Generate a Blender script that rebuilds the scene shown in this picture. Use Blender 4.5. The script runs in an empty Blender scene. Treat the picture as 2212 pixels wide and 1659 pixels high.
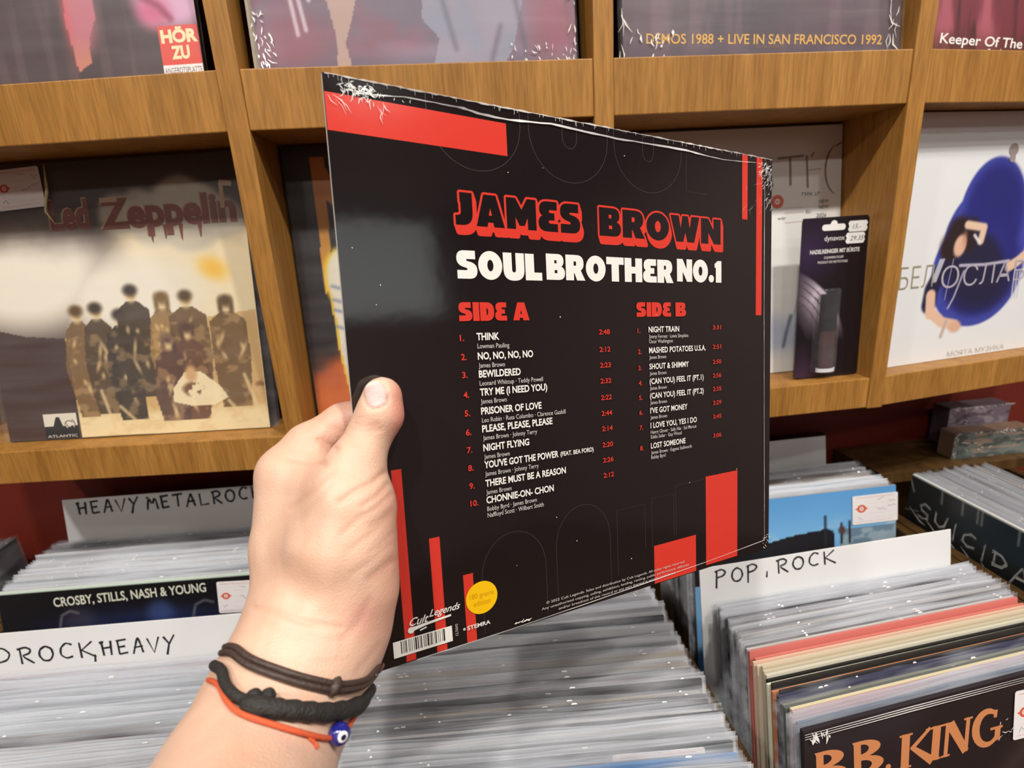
import bpy, bmesh, math, random
import numpy as np
from mathutils import Vector, Matrix
from mathutils.bvhtree import BVHTree

random.seed(7)
rng = np.random.default_rng(11)
C = bpy.context.scene.collection
sc = bpy.context.scene

# ------------------------------------------------------------------ camera
PW, PH, FPX = 2212.0, 1659.0, 1150.0
RW = np.array([[0.99019, -0.0929, 0.10438], [-0.12606, -0.27162, 0.95411], [-0.06028, -0.95791, -0.28066]])
_u, _s, _vt = np.linalg.svd(RW)
RW = _u @ _vt                       # camera axes (right, down, forward) -> world
cam_d = bpy.data.cameras.new('camera')
cam = bpy.data.objects.new('camera', cam_d)
C.objects.link(cam)
M = Matrix.Identity(4)
for i in range(3):
    M[i][0], M[i][1], M[i][2] = RW[i, 0], -RW[i, 1], -RW[i, 2]
cam.matrix_world = M
cam_d.sensor_width = 36.0
cam_d.lens = 36.0 * FPX / PW
cam_d.clip_start = 0.01
cam_d.dof.use_dof = True
cam_d.dof.focus_distance = 0.36
cam_d.dof.aperture_fstop = 9.0
sc.camera = cam

# ------------------------------------------------------------------ world, lamps, exposure
FLOOR, CEIL = -1.45, 1.55
w = bpy.data.worlds.new('world')
sc.world = w
w.use_nodes = True
w.node_tree.nodes['Background'].inputs[0].default_value = (1.0, 0.93, 0.84, 1)
w.node_tree.nodes['Background'].inputs[1].default_value = 0.25
sc.view_settings.view_transform = 'Standard'
sc.view_settings.look = 'None'
sc.view_settings.gamma = 1.0
sc.view_settings.use_curve_mapping = False
sc.view_settings.exposure = -0.22
sc.cycles.use_denoising = True
sc.cycles.max_bounces = 8
sc.cycles.diffuse_bounces = 4
sc.cycles.glossy_bounces = 4
sc.cycles.transmission_bounces = 6
sc.cycles.transparent_max_bounces = 40
sc.cycles.sample_clamp_indirect = 4.0
sc.cycles.caustics_reflective = False
sc.cycles.caustics_refractive = False
LAMPS = []          # (x, y, power, size)
for lx in (-1.3, -0.35, 0.6, 1.6):
    LAMPS.append((lx, -0.50, 29.0, 0.11))
for lx in (-2.0, -1.0, 0.0):  # unseen rear row, added as frontal fill
    LAMPS.append((lx, -2.2, 15.0, 0.16))
LAMPS.append((2.35, -0.62, 20.0, 0.16))  # fill lamp added to lighten the right and back walls
LAMPS.append((1.25, -1.35, 14.0, 0.16))  # second added fill lamp for the unseen walls


# ------------------------------------------------------------------ helpers
def lin(c):
    c = np.asarray(c, float) / 255.0
    return np.where(c <= 0.04045, c / 12.92, ((c + 0.055) / 1.055) ** 2.4)


def tag(o, label=None, cat=None, group=None, kind=None):
    if label: o['label'] = label
    if cat: o['category'] = cat
    if group: o['group'] = group
    if kind: o['kind'] = kind
    return o


def empty(name, loc=(0, 0, 0), rot=(0, 0, 0)):
    o = bpy.data.objects.new(name, None)
    o.empty_display_size = 0.02
    C.objects.link(o)
    o.location = loc
    o.rotation_euler = rot
    return o


def thing(name, label, cat, loc=(0, 0, 0), rot=(0, 0, 0), group=None):
    return tag(empty(name, loc, rot), label, cat, group)


def mesh_obj(name, V, F, mats, parent=None, midx=None, smooth=False):
    me = bpy.data.meshes.new(name)
    me.from_pydata([tuple(map(float, v)) for v in V], [], [tuple(int(i) for i in f) for f in F])
    for m in (mats if isinstance(mats, (list, tuple)) else [mats]):
        me.materials.append(m)
    if midx is not None:
        me.polygons.foreach_set('material_index', np.asarray(midx, dtype=np.int32))
    if smooth:
        me.polygons.foreach_set('use_smooth', np.ones(len(me.polygons), dtype=bool))
    me.update()
    o = bpy.data.objects.new(name, me)
    C.objects.link(o)
    if parent is not None:
        o.parent = parent
    return o


class MB:
    """collects pieces into one mesh"""
    def __init__(s):
        s.V, s.F, s.I = [], [], []

    def add(s, V, F, mi=0):
        b = len(s.V)
        s.V += [tuple(v) for v in V]
        s.F += [tuple(b + i for i in f) for f in F]
        s.I += [mi] * len(F)
        return s

    def box(s, x0, x1, y0, y1, z0, z1, mi=0):
        V = [(x, y, z) for z in (z0, z1) for y in (y0, y1) for x in (x0, x1)]
        return s.add(V, [(0, 2, 3, 1), (4, 5, 7, 6), (0, 1, 5, 4), (2, 6, 7, 3), (0, 4, 6, 2), (1, 3, 7, 5)], mi)

    def prism(s, pts, z0, z1, mi=0):
        n = len(pts)
        V = [(x, y, z0) for x, y in pts] + [(x, y, z1) for x, y in pts]
        F = [tuple(reversed(range(n))), tuple(range(n, 2 * n))]
        F += [(i, (i + 1) % n, n + (i + 1) % n, n + i) for i in range(n)]
        return s.add(V, F, mi)

    def build(s, name, mats, parent=None, bevel=0.0, smooth=False):
        o = mesh_obj(name, s.V, s.F, mats, parent, s.I, smooth)
        if bevel > 0:
            m = o.modifiers.new('bevel', 'BEVEL')
            m.width = bevel
            m.segments = 2
            m.limit_method = 'ANGLE'
        return o


def tube(path, rad, seg=10, closed=False, flat=1.0):
    """a tube along a 3D path; rad may be a list"""
    P = [Vector(p) for p in path]
    n = len(P)
    R = rad if hasattr(rad, '__len__') else [rad] * n
    V, F = [], []
    prev = None
    for i in range(n):
        a = P[(i - 1) % n] if (closed or i > 0) else P[i]
        b = P[(i + 1) % n] if (closed or i < n - 1) else P[i]
        t = (b - a).normalized()
        if prev is None:
            ref = Vector((0, 0, 1)) if abs(t.z) < 0.9 else Vector((1, 0, 0))
            e1 = t.cross(ref).normalized()
        else:
            e1 = (prev - t * prev.dot(t)).normalized()
        prev = e1
        e2 = t.cross(e1)
        for k in range(seg):
            an = 2 * math.pi * k / seg
            V.append(P[i] + e1 * (math.cos(an) * R[i]) + e2 * (math.sin(an) * R[i] * flat))
    m = n if closed else n - 1
    for i in range(m):
        for k in range(seg):
            a, b = i * seg, ((i + 1) % n) * seg
            F.append((a + k, a + (k + 1) % seg, b + (k + 1) % seg, b + k))
    if not closed:
        F.append(tuple(reversed(range(seg))))
        F.append(tuple(range((n - 1) * seg, n * seg)))
    return V, F


# ------------------------------------------------------------------ materials
def mat(name, col, rough=0.5, spec=0.5, metal=0.0, coat=0.0, noise=0.0, nscale=60.0, bump=0.0, bscale=300.0, sss=0.0):
    m = bpy.data.materials.new(name)
    m.use_nodes = True
    nt = m.node_tree
    b = nt.nodes['Principled BSDF']
    c = lin(col)
    b.inputs['Base Color'].default_value = (*c, 1)
    b.inputs['Roughness'].default_value = rough
    b.inputs['Specular IOR Level'].default_value = spec
    b.inputs['Metallic'].default_value = metal
    b.inputs['Coat Weight'].default_value = coat
    b.inputs['Coat Roughness'].default_value = 0.08
    if sss:
        b.inputs['Subsurface Weight'].default_value = sss
        b.inputs['Subsurface Radius'].default_value = (0.006, 0.002, 0.001)
        b.inputs['Subsurface Scale'].default_value = 1.0
    if noise > 0 or bump > 0:
        tc = nt.nodes.new('ShaderNodeTexCoord')
        if noise > 0:
            n = nt.nodes.new('ShaderNodeTexNoise')
            n.inputs['Scale'].default_value = nscale
            n.inputs['Detail'].default_value = 4
            nt.links.new(tc.outputs['Object'], n.inputs['Vector'])
            r = nt.nodes.new('ShaderNodeMix')
            r.data_type = 'RGBA'
            r.inputs[6].default_value = (*(c * (1 - noise)), 1)
            r.inputs[7].default_value = (*np.minimum(c * (1 + noise), 1), 1)
            nt.links.new(n.outputs['Fac'], r.inputs[0])
            nt.links.new(r.outputs[2], b.inputs['Base Color'])
        if bump > 0:
            n2 = nt.nodes.new('ShaderNodeTexNoise')
            n2.inputs['Scale'].default_value = bscale
            n2.inputs['Detail'].default_value = 3
            nt.links.new(tc.outputs['Object'], n2.inputs['Vector'])
            bp = nt.nodes.new('ShaderNodeBump')
            bp.inputs['Strength'].default_value = bump
            bp.inputs['Distance'].default_value = 0.002
            nt.links.new(n2.outputs['Fac'], bp.inputs['Height'])
            nt.links.new(bp.outputs['Normal'], b.inputs['Normal'])
    return m


def wood(name, dark, light, rough=0.45, scale=(70, 70, 3.0)):
    m = bpy.data.materials.new(name)
    m.use_nodes = True
    nt = m.node_tree
    b = nt.nodes['Principled BSDF']
    b.inputs['Roughness'].default_value = rough
    b.inputs['Specular IOR Level'].default_value = 0.35
    tc = nt.nodes.new('ShaderNodeTexCoord')
    mp = nt.nodes.new('ShaderNodeMapping')
    mp.inputs['Scale'].default_value = scale
    nt.links.new(tc.outputs['Object'], mp.inputs['Vector'])
    n = nt.nodes.new('ShaderNodeTexNoise')
    n.inputs['Scale'].default_value = 0.7
    n.inputs['Detail'].default_value = 5
    n.inputs['Roughness'].default_value = 0.62
    n.inputs['Distortion'].default_value = 0.6
    nt.links.new(mp.outputs['Vector'], n.inputs['Vector'])
    r = nt.nodes.new('ShaderNodeValToRGB')
    r.color_ramp.elements[0].position = 0.28
    r.color_ramp.elements[0].color = (*lin(dark), 1)
    r.color_ramp.elements[1].position = 0.72
    r.color_ramp.elements[1].color = (*lin(light), 1)
    nt.links.new(n.outputs['Fac'], r.inputs['Fac'])
    # fine short pores
    mp2 = nt.nodes.new('ShaderNodeMapping')
    mp2.inputs['Scale'].default_value = (scale[0] * 9, scale[1] * 9, scale[2] * 14)
    nt.links.new(tc.outputs['Object'], mp2.inputs['Vector'])
    n2 = nt.nodes.new('ShaderNodeTexNoise')
    n2.inputs['Scale'].default_value = 0.8
    n2.inputs['Detail'].default_value = 2
    nt.links.new(mp2.outputs['Vector'], n2.inputs['Vector'])
    mx = nt.nodes.new('ShaderNodeMix')
    mx.data_type = 'RGBA'
    mx.blend_type = 'MULTIPLY'
    mx.inputs[0].default_value = 0.25
    nt.links.new(r.outputs['Color'], mx.inputs[6])
    r2 = nt.nodes.new('ShaderNodeValToRGB')
    r2.color_ramp.elements[0].position = 0.35
    r2.color_ramp.elements[1].position = 0.6
    nt.links.new(n2.outputs['Fac'], r2.inputs['Fac'])
    nt.links.new(r2.outputs['Color'], mx.inputs[7])
    nt.links.new(mx.outputs[2], b.inputs['Base Color'])
    return m


def paint_mat(name, rough=0.35, spec=0.5, sss=0.0, bump=0.0, bscale=400.0):
    """printed colour read from the mesh's own colour attribute"""
    m = mat(name, (128, 128, 128), rough, spec, bump=bump, bscale=bscale, sss=sss)
    nt = m.node_tree
    a = nt.nodes.new('ShaderNodeAttribute')
    a.attribute_name = 'paint'
    nt.links.new(a.outputs['Color'], nt.nodes['Principled BSDF'].inputs['Base Color'])
    return m


def tint_mat(name, rough=0.5):
    """colour taken from each object's own colour, so copies may share a mesh"""
    m = mat(name, (128, 128, 128), rough, 0.4)
    nt = m.node_tree
    oi = nt.nodes.new('ShaderNodeObjectInfo')
    nt.links.new(oi.outputs['Color'], nt.nodes['Principled BSDF'].inputs['Base Color'])
    return m


def plastic_mat(name, opacity=0.5, streak=0.25, col=(205, 208, 214), rough=0.22, vary=0.0):
    m = bpy.data.materials.new(name)
    m.use_nodes = True
    nt = m.node_tree
    out = nt.nodes['Material Output']
    b = nt.nodes['Principled BSDF']
    b.inputs['Base Color'].default_value = (*lin(col), 1)
    b.inputs['Roughness'].default_value = rough
    b.inputs['Specular IOR Level'].default_value = 0.6
    t = nt.nodes.new('ShaderNodeBsdfTransparent')
    mx = nt.nodes.new('ShaderNodeMixShader')
    tc = nt.nodes.new('ShaderNodeTexCoord')
    mp = nt.nodes.new('ShaderNodeMapping')
    mp.inputs['Scale'].default_value = (9, 40, 60)
    nt.links.new(tc.outputs['Object'], mp.inputs['Vector'])
    oi = nt.nodes.new('ShaderNodeObjectInfo')
    nt.links.new(oi.outputs['Random'], mp.inputs['Location'])
    n = nt.nodes.new('ShaderNodeTexNoise')
    n.inputs['Scale'].default_value = 1.0
    n.inputs['Detail'].default_value = 3
    nt.links.new(mp.outputs['Vector'], n.inputs['Vector'])
    mr = nt.nodes.new('ShaderNodeMapRange')
    mr.inputs['From Min'].default_value = 0.3
    mr.inputs['From Max'].default_value = 0.7
    mr.inputs['To Min'].default_value = max(opacity - streak, 0)
    mr.inputs['To Max'].default_value = min(opacity + streak, 1)
    nt.links.new(n.outputs['Fac'], mr.inputs['Value'])
    if vary:
        ma = nt.nodes.new('ShaderNodeMath')
        ma.operation = 'MULTIPLY_ADD'
        ma.inputs[1].default_value = vary
        ma.inputs[2].default_value = -vary * .5
        nt.links.new(oi.outputs['Random'], ma.inputs[0])
        mb_ = nt.nodes.new('ShaderNodeMath')
        mb_.operation = 'ADD'
        mb_.use_clamp = True
        nt.links.new(ma.outputs[0], mb_.inputs[0])
        nt.links.new(mr.outputs['Result'], mb_.inputs[1])
        nt.links.new(mb_.outputs[0], mx.inputs[0])
    else:
        nt.links.new(mr.outputs['Result'], mx.inputs[0])
    bp = nt.nodes.new('ShaderNodeBump')
    bp.inputs['Strength'].default_value = 0.5
    bp.inputs['Distance'].default_value = 0.003
    nt.links.new(n.outputs['Fac'], bp.inputs['Height'])
    nt.links.new(bp.outputs['Normal'], b.inputs['Normal'])
    nt.links.new(t.outputs[0], mx.inputs[1])
    nt.links.new(b.outputs[0], mx.inputs[2])
    nt.links.new(mx.outputs[0], out.inputs['Surface'])
    return m


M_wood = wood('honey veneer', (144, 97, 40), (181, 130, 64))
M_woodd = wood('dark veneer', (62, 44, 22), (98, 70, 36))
M_red = mat('dark red paint', (112, 34, 20), 0.55, noise=0.12, nscale=9)
M_wall = mat('warm grey plaster', (126, 116, 104), 0.8, noise=0.06, nscale=4)
M_wallw = mat('ceiling plaster', (128, 118, 110), 0.8, noise=0.05, nscale=3)
M_dim = mat('shop back wall', (150, 130, 128), 0.8, noise=0.2, nscale=2)
M_floor = wood('floor boards', (70, 46, 26), (105, 74, 44), 0.4, (6, 60, 60))
M_black = mat('black ink', (14, 13, 14), 0.4)
M_ink = mat('marker ink', (22, 21, 26), 0.55)
M_white = mat('white card', (232, 231, 228), 0.5, noise=0.02, nscale=30)
M_cardw = mat('white plastic card', (226, 226, 226), 0.38, noise=0.02, nscale=30)
M_paper = mat('paper label', (232, 226, 226), 0.55)
M_orange = mat('orange stamp', (214, 92, 62), 0.55)
M_pinkp = mat('faint pink print', (214, 170, 168), 0.55)
M_gold = mat('gold print', (206, 156, 62), 0.4)
M_paint = paint_mat('printed cover', 0.42, .4)
M_paintg = paint_mat('glossy printed cover', 0.34)
M_tint = tint_mat('card sleeve')
M_plas = plastic_mat('milky record sleeve plastic', 0.36, 0.28, (218, 221, 228), 0.14, vary=0.55)
M_clear = plastic_mat('clear sleeve film', 0.05, 0.02, (225, 225, 230), 0.30)
M_edge = mat('worn card edge', (190, 182, 168), 0.7)

# ------------------------------------------------------------------ setting
def struct(name, mb, m, bevel=0):
    return tag(mb.build(name, m, bevel=bevel), kind='structure')


struct('floor', MB().box(-2.6, 3.4, -3.2, 0.95, FLOOR - 0.1, FLOOR), M_floor)
struct('ceiling', MB().box(-2.6, 3.4, -3.2, 0.95, CEIL, CEIL + 0.1), M_wallw)
struct('wall_back', MB().box(-2.6, 3.4, 0.83, 0.95, FLOOR, CEIL), M_red)
struct('wall_left', MB().box(-2.7, -2.6, -3.2, 0.95, FLOOR, CEIL), M_wall)
struct('wall_right', MB().box(3.4, 3.5, -3.2, 0.95, FLOOR, CEIL), M_dim)
struct('wall_front', MB().box(-2.6, 3.4, -3.3, -3.2, FLOOR, CEIL), M_dim)

M_glow = bpy.data.materials.new('added glowing pane')  # unseen glowing pane, added for the pale reflection on the held record
M_glow.use_nodes = True
_b = M_glow.node_tree.nodes['Principled BSDF']
_b.inputs['Base Color'].default_value = (.6, .62, .62, 1)
_b.inputs['Emission Color'].default_value = (.92, 1.0, .98, 1)
_b.inputs['Emission Strength'].default_value = 1.25
pane = struct('glow_pane_1', MB().box(1.66, 2.80, -3.1995, -3.185, 0.62, 1.42), M_glow)  # added out of view, shaped to suit that reflection
fr_ = MB()
for x0_, x1_, z0_, z1_ in ((1.60, 1.66, .56, 1.48), (2.80, 2.86, .56, 1.48), (1.66, 2.80, .56, .62), (1.66, 2.80, 1.42, 1.48)):
    fr_.box(x0_, x1_, -3.1995, -3.16, z0_, z1_)
fr_.build('pane_frame', M_wall, pane)
for i, (lx, ly, pw, sz) in enumerate(LAMPS):
    t = thing('ceiling_or_fill_lamp', 'white round ceiling downlight, one of the front row or an added fill lamp', 'lamp', (lx, ly, CEIL), group='ceiling downlights')
    ringV, ringF = [], []
    N = 24
    for r_, z_ in ((sz * .5 + .004, -.03), (sz * .5 + .02, -.03), (sz * .5 + .02, 0.0), (sz * .5 + .004, 0.0)):
        for k in range(N):
            a = 2 * math.pi * k / N
            ringV.append((r_ * math.cos(a), r_ * math.sin(a), z_))
    for j in range(4):
        for k in range(N):
            ringF.append((j * N + k, j * N + (k + 1) % N, ((j + 1) % 4) * N + (k + 1) % N, ((j + 1) % 4) * N + k))
    mesh_obj('housing', ringV, ringF, M_white, t)
    ld = bpy.data.lights.new('bulb', 'AREA')
    ld.shape = 'DISK'
    ld.size = sz
    ld.energy = pw
    ld.color = (1.0, 0.955, 0.885)
    lo = bpy.data.objects.new('bulb', ld)
    C.objects.link(lo)
    lo.parent = t
    lo.location = (0, 0, -0.02)

# ------------------------------------------------------------------ printing tools
_tc = {}


def text_geo(s, offset=0.0, res=3, spacing=1.0):
    key = (s, offset, res, spacing)
    if key in _tc:
        return _tc[key]
    cu = bpy.data.curves.new('t', 'FONT')
    cu.body = s
    cu.offset = offset
    cu.resolution_u = res
    cu.space_character = spacing
    cu.fill_mode = 'FRONT'
    ob = bpy.data.objects.new('t', cu)
    me = ob.to_mesh()
    V = np.array([v.co[:2] for v in me.vertices]) if len(me.vertices) else np.zeros((0, 2))
    F = [tuple(p.vertices) for p in me.polygons]
    ob.to_mesh_clear()
    bpy.data.objects.remove(ob)
    bpy.data.curves.remove(cu)
    _tc[key] = (V, F)
    return V, F


class Print:
    """flat printing on a panel: 2D in millimetres from the top-left corner"""
    def __init__(s, fn):
        s.fn = fn                       # (u_mm, v_mm, lift) -> 3D
        s.mb = MB()
        s.lift = 0.00005

    def poly(s, pts, mi, lift=None):
        l = lift or s.lift
        s.mb.add([s.fn(u, v, l) for u, v in pts], [tuple(range(len(pts)))], mi)
        s.lift += 0.000002

    def rect(s, u0, v0, u1, v1, mi, lift=None):
        s.poly([(u0, v0), (u1, v0), (u1, v1), (u0, v1)], mi, lift)

    def disc(s, u, v, r, mi, n=40, ry=None, lift=None):
        ry = ry or r
        s.poly([(u + r * math.cos(2 * math.pi * k / n), v + ry * math.sin(2 * math.pi * k / n)) for k in range(n)], mi, lift)

    def text(s, t, u0, v1, mi, h=None, w_=None, offset=0.0, shear=0.0, anchor='l', lift=None, shift=(0, 0), spacing=1.0, ref=None, xs=1.0, rot=0.0):
        """baseline at v1; cap height h; width w_ (else natural * xs)"""
        V, F = text_geo(t, offset, 3, spacing)
        if len(V) == 0:
            return
        capV = text_geo('H', offset)[0]
        y0, y1 = capV[:, 1].min(), capV[:, 1].max()
        x0 = V[:, 0].min()
        x1 = V[:, 0].max()
        sy = h / (y1 - y0)
        sx = (w_ / (x1 - x0)) if w_ else sy * xs
        X = (V[:, 0] - x0) * sx
        Y = (V[:, 1] - y0) * sy
        if anchor == 'c': X = X - X.max() / 2
        if anchor == 'r': X = X - X.max()
        X = X + shear * Y
        if rot:
            c_, s_ = math.cos(rot), math.sin(rot)
            X, Y = X * c_ - Y * s_, X * s_ + Y * c_
        l = lift or s.lift
        P = [s.fn(u0 + x + shift[0], v1 - y + shift[1], l) for x, y in zip(X, Y)]
        s.mb.add(P, F, mi)
        s.lift += 0.000002

    def stroke(s, pts, wd, mi, lift=None):
        """a ribbon along a 2D polyline, width may be a list"""
        n = len(pts)
        W_ = wd if hasattr(wd, '__len__') else [wd] * n
        l = lift or s.lift
        A = []
        for i in range(n):
            a, b = pts[max(i - 1, 0)], pts[min(i + 1, n - 1)]
            dx, dy = b[0] - a[0], b[1] - a[1]
            L = math.hypot(dx, dy) or 1
            nx, ny = -dy / L, dx / L
            A.append(((pts[i][0] + nx * W_[i] / 2, pts[i][1] + ny * W_[i] / 2), (pts[i][0] - nx * W_[i] / 2, pts[i][1] - ny * W_[i] / 2)))
        V = [s.fn(*p, l) for ab in A for p in ab]
        s.mb.add(V, [(2 * i, 2 * i + 1, 2 * i + 3, 2 * i + 2) for i in range(n - 1)], mi)
        s.lift += 0.000001

    def build(s, name, mats, parent):
        return s.mb.build(name, mats, parent)


def arc(cx, cy, r, a0, a1, n=14, ry=None):
    ry = ry or r
    return [(cx + r * math.cos(math.radians(a0 + (a1 - a0) * k / n)), cy + ry * math.sin(math.radians(a0 + (a1 - a0) * k / n))) for k in range(n + 1)]


LET = {   # handwritten capitals, unit box, y down
    'H': [[(.12, .0), (.2, 1)], [(.85, .02), (.8, 1)], [(-.05, .12), (.3, .05)], [(.15, .5), (.85, .45)]],
    'E': [[(.15, .05), (.2, .97)], [(.0, .06), (.85, .0)], [(.15, .5), (.7, .45)], [(.15, .97), (.9, .9)]],
    'A': [[(.0, 1.05), (.45, .0), (.55, .0), (.85, 1)], [(.1, .62), (.85, .55)]],
    'V': [[(.0, .0), (.42, 1), (.95, -.05)]],
    'Y': [[(.0, .0), (.42, .5)], [(.95, -.08), (.4, .55), (.15, 1.25)]],
    'M': [[(.0, 1), (.18, .0), (.5, .6), (.85, .0), (1.0, 1)], [(-.02, .05), (.2, .0)]],
    'T': [[(-.05, .05), (1, -.02)], [(.48, .0), (.45, 1)]],
    'L': [[(.1, .0), (.12, .95), (.95, .88)]],
    'R': [[(.15, .05), (.18, 1.05)], [(-.05, .1), (.5, -.02), (.85, .15), (.75, .4), (.2, .52), (.95, 1.05)]],
    'O': [[(.5, .02), (.15, .2), (.05, .6), (.3, .95), (.7, .95), (.95, .6), (.85, .2), (.5, .02), (.35, .08)]],
    'C': [[(.9, .15), (.55, .0), (.15, .3), (.1, .75), (.45, 1), (.9, .9)]],
    'K': [[(.1, .0), (.15, 1)], [(.9, -.02), (.2, .5), (1.05, 1)]],
    'D': [[(.15, .0), (.15, 1)], [(.0, .05), (.55, .08), (.9, .45), (.7, .85), (.1, 1)]],
    'P': [[(.15, .05), (.1, 1.25)], [(.0, .1), (.55, -.03), (.9, .2), (.65, .45), (.15, .52)]],
    ',': [[(.2, .8), (.1, 1.3)]],
    'S': [[(.9, .1), (.5, 0), (.15, .2), (.3, .48), (.8, .58), (.85, .85), (.45, 1), (.05, .9)]],
    'U': [[(.05, 0), (.1, .75), (.45, 1), (.8, .8), (.9, 0)]],
    'I': [[(.5, 0), (.5, 1)]],
}


def handwrite(pr, s, u, v, h, adv, wd, mi, slope=0.0):
    r_ = random.Random(s)
    x = u
    for ch in s:
        if ch == ' ':
            x += adv * 0.7
            continue
        wch = adv * (0.25 if ch in ',I' else 0.78)
        jy = r_.uniform(-.08, .08) * h
        for st in LET[ch]:
            pts = [(x + px * wch + r_.uniform(-.02, .02) * h, v + jy + py * h + (x - u) * slope) for px, py in st]
            if len(pts) > 3:
                q = []
                for i in range(len(pts) - 1):     # rounded corners
                    a, b = pts[i], pts[i + 1]
                    q += [(a[0] * .8 + b[0] * .2, a[1] * .8 + b[1] * .2), (a[0] * .5 + b[0] * .5, a[1] * .5 + b[1] * .5), (a[0] * .2 + b[0] * .8, a[1] * .2 + b[1] * .8)]
                pts = [pts[0]] + q + [pts[-1]]
            pr.stroke(pts, [wd * r_.uniform(.8, 1.25) for _ in pts], mi)
        x += adv if ch not in ',I' else adv * 0.5


# ------------------------------------------------------------------ raster printing (colour attribute)
def vnoise(u, v, fu, fv, seed=0, octaves=3):
    tot = np.zeros_like(u)
    amp, s = 1.0, 0.0
    for o in range(octaves):
        g = np.random.default_rng(seed + o).random((66, 66))
        x, y = (u * fu) % 64, (v * fv) % 64
        xi, yi = x.astype(int), y.astype(int)
        xf, yf = x - xi, y - yi
        xf, yf = xf * xf * (3 - 2 * xf), yf * yf * (3 - 2 * yf)
        tot += amp * ((g[yi, xi] * (1 - xf) + g[yi, xi + 1] * xf) * (1 - yf) + (g[yi + 1, xi] * (1 - xf) + g[yi + 1, xi + 1] * xf) * yf)
        s += amp
        amp *= .5
        fu, fv = fu * 2, fv * 2
    return tot / s


def sstep(a, b, x):
    t = np.clip((x - a) / (b - a), 0, 1)
    return t * t * (3 - 2 * t)


class Art:
    def __init__(s, nx, ny, base):
        s.nx, s.ny = nx, ny
        s.U, s.V = np.meshgrid(np.linspace(0, 1, nx), np.linspace(0, 1, ny))
        s.c = np.ones((ny, nx, 3)) * np.array(base, float)

    def mix(s, m, col):
        m = np.clip(m, 0, 1)[..., None]
        s.c = s.c * (1 - m) + np.array(col, float) * m
        return s

    def ell(s, u, v, ru, rv, soft=.02, rot=0.0):
        x, y = s.U - u, s.V - v
        c, n = math.cos(rot), math.sin(rot)
        d = np.sqrt(((x * c + y * n) / ru) ** 2 + ((-x * n + y * c) / rv) ** 2)
        k = soft / min(ru, rv)
        return 1 - sstep(1 - k, 1 + k, d)

    def poly(s, pts, soft=None):
        inside = np.zeros_like(s.U, bool)
        n = len(pts)
        for i in range(n):
            (x0, y0), (x1, y1) = pts[i], pts[(i + 1) % n]
            if y0 == y1: continue
            c = ((y0 > s.V) != (y1 > s.V)) & (s.U < (x1 - x0) * (s.V - y0) / (y1 - y0) + x0)
            inside ^= c
        return inside.astype(float)

    def line(s, pts, wd, soft=.003):
        d = np.full_like(s.U, 9.0)
        for (x0, y0), (x1, y1) in zip(pts[:-1], pts[1:]):
            dx, dy = x1 - x0, y1 - y0
            L = dx * dx + dy * dy or 1e-9
            t = np.clip(((s.U - x0) * dx + (s.V - y0) * dy) / L, 0, 1)
            d = np.minimum(d, np.hypot(s.U - x0 - t * dx, s.V - y0 - t * dy))
        return 1 - sstep(wd / 2 - soft, wd / 2 + soft, d)

    def noise(s, fu, fv, seed=0, oc=3):
        return vnoise(s.U, s.V, fu, fv, seed, oc)

    def build(s, name, fn, W, H, m, parent, lift=0.00003):
        V = [fn(u * W, v * H, lift) for u, v in zip(s.U.ravel(), s.V.ravel())]
        i = np.arange(s.nx * s.ny).reshape(s.ny, s.nx)
        F = np.stack([i[1:, :-1], i[1:, 1:], i[:-1, 1:], i[:-1, :-1]], -1).reshape(-1, 4)
        o = mesh_obj(name, V, F, m, parent)
        at = o.data.color_attributes.new('paint', 'FLOAT_COLOR', 'POINT')
        col = np.ones((s.nx * s.ny, 4), np.float32)
        col[:, :3] = lin(np.clip(s.c, 0, 255)).reshape(-1, 3)
        at.data.foreach_set('color', col.ravel())
        return o


def lp_fn(size, size_h=None):
    sh = size_h or size
    return lambda u, v, l: (u / 1000 - size / 2, -l, sh - v / 1000)


def sleeve_box(size, t, h=None):
    h = h or size
    return MB().box(-size / 2, size / 2, 0, t, 0, h)


def price_sticker(parent, u0, v0, wd, ht, fn, lift=0.0012, rot=0.0, seed=1, scrib=True):
    """white shop sticker with an orange stamp and handwriting"""
    r_ = random.Random(seed)
    c_, s_ = math.cos(rot), math.sin(rot)
    g = lambda u, v, l: fn(u0 + u * c_ - v * s_, v0 + u * s_ + v * c_, l + lift)
    p = Print(g)
    k = 1.5
    pts = [(k, 0), (wd - k, 0), (wd, k), (wd, ht - k), (wd - k, ht), (k, ht), (0, ht - k), (0, k)]
    p.poly(pts, 0)
    p.disc(wd * .2, ht * .46, wd * .1, 1, ry=wd * .085)
    p.disc(wd * .2, ht * .46, wd * .15, 1, n=4, ry=wd * .06)
    p.disc(wd * .2, ht * .46, wd * .045, 0, n=16)
    p.disc(wd * .2, ht * .46, wd * .02, 1, n=12)
    for i in range(5):
        v = ht * (.14 + .17 * i)
        p.stroke([(wd * .38, v), (wd * .95, v - ht * .01)], .25, 2)
    p.stroke([(wd * .08, ht * .08), (wd * .9, ht * .08)], .9, 2)
    p.stroke([(wd * .08, ht * .93), (wd * .9, ht * .9)], .5, 2)
    if scrib:
        for (a, b, n) in ((.55, .16, 5), (.8, .26, 5), (.78, .42, 6), (.55, .52, 7), (.12, .8, 4)):
            q = [(wd * a + i * wd * .035, ht * b + r_.uniform(-.06, .06) * ht) for i in range(n)]
            p.stroke(q, .45, 3)
    return p.build('price_sticker', [M_paper, M_orange, M_pinkp, M_ink], parent)


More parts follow.
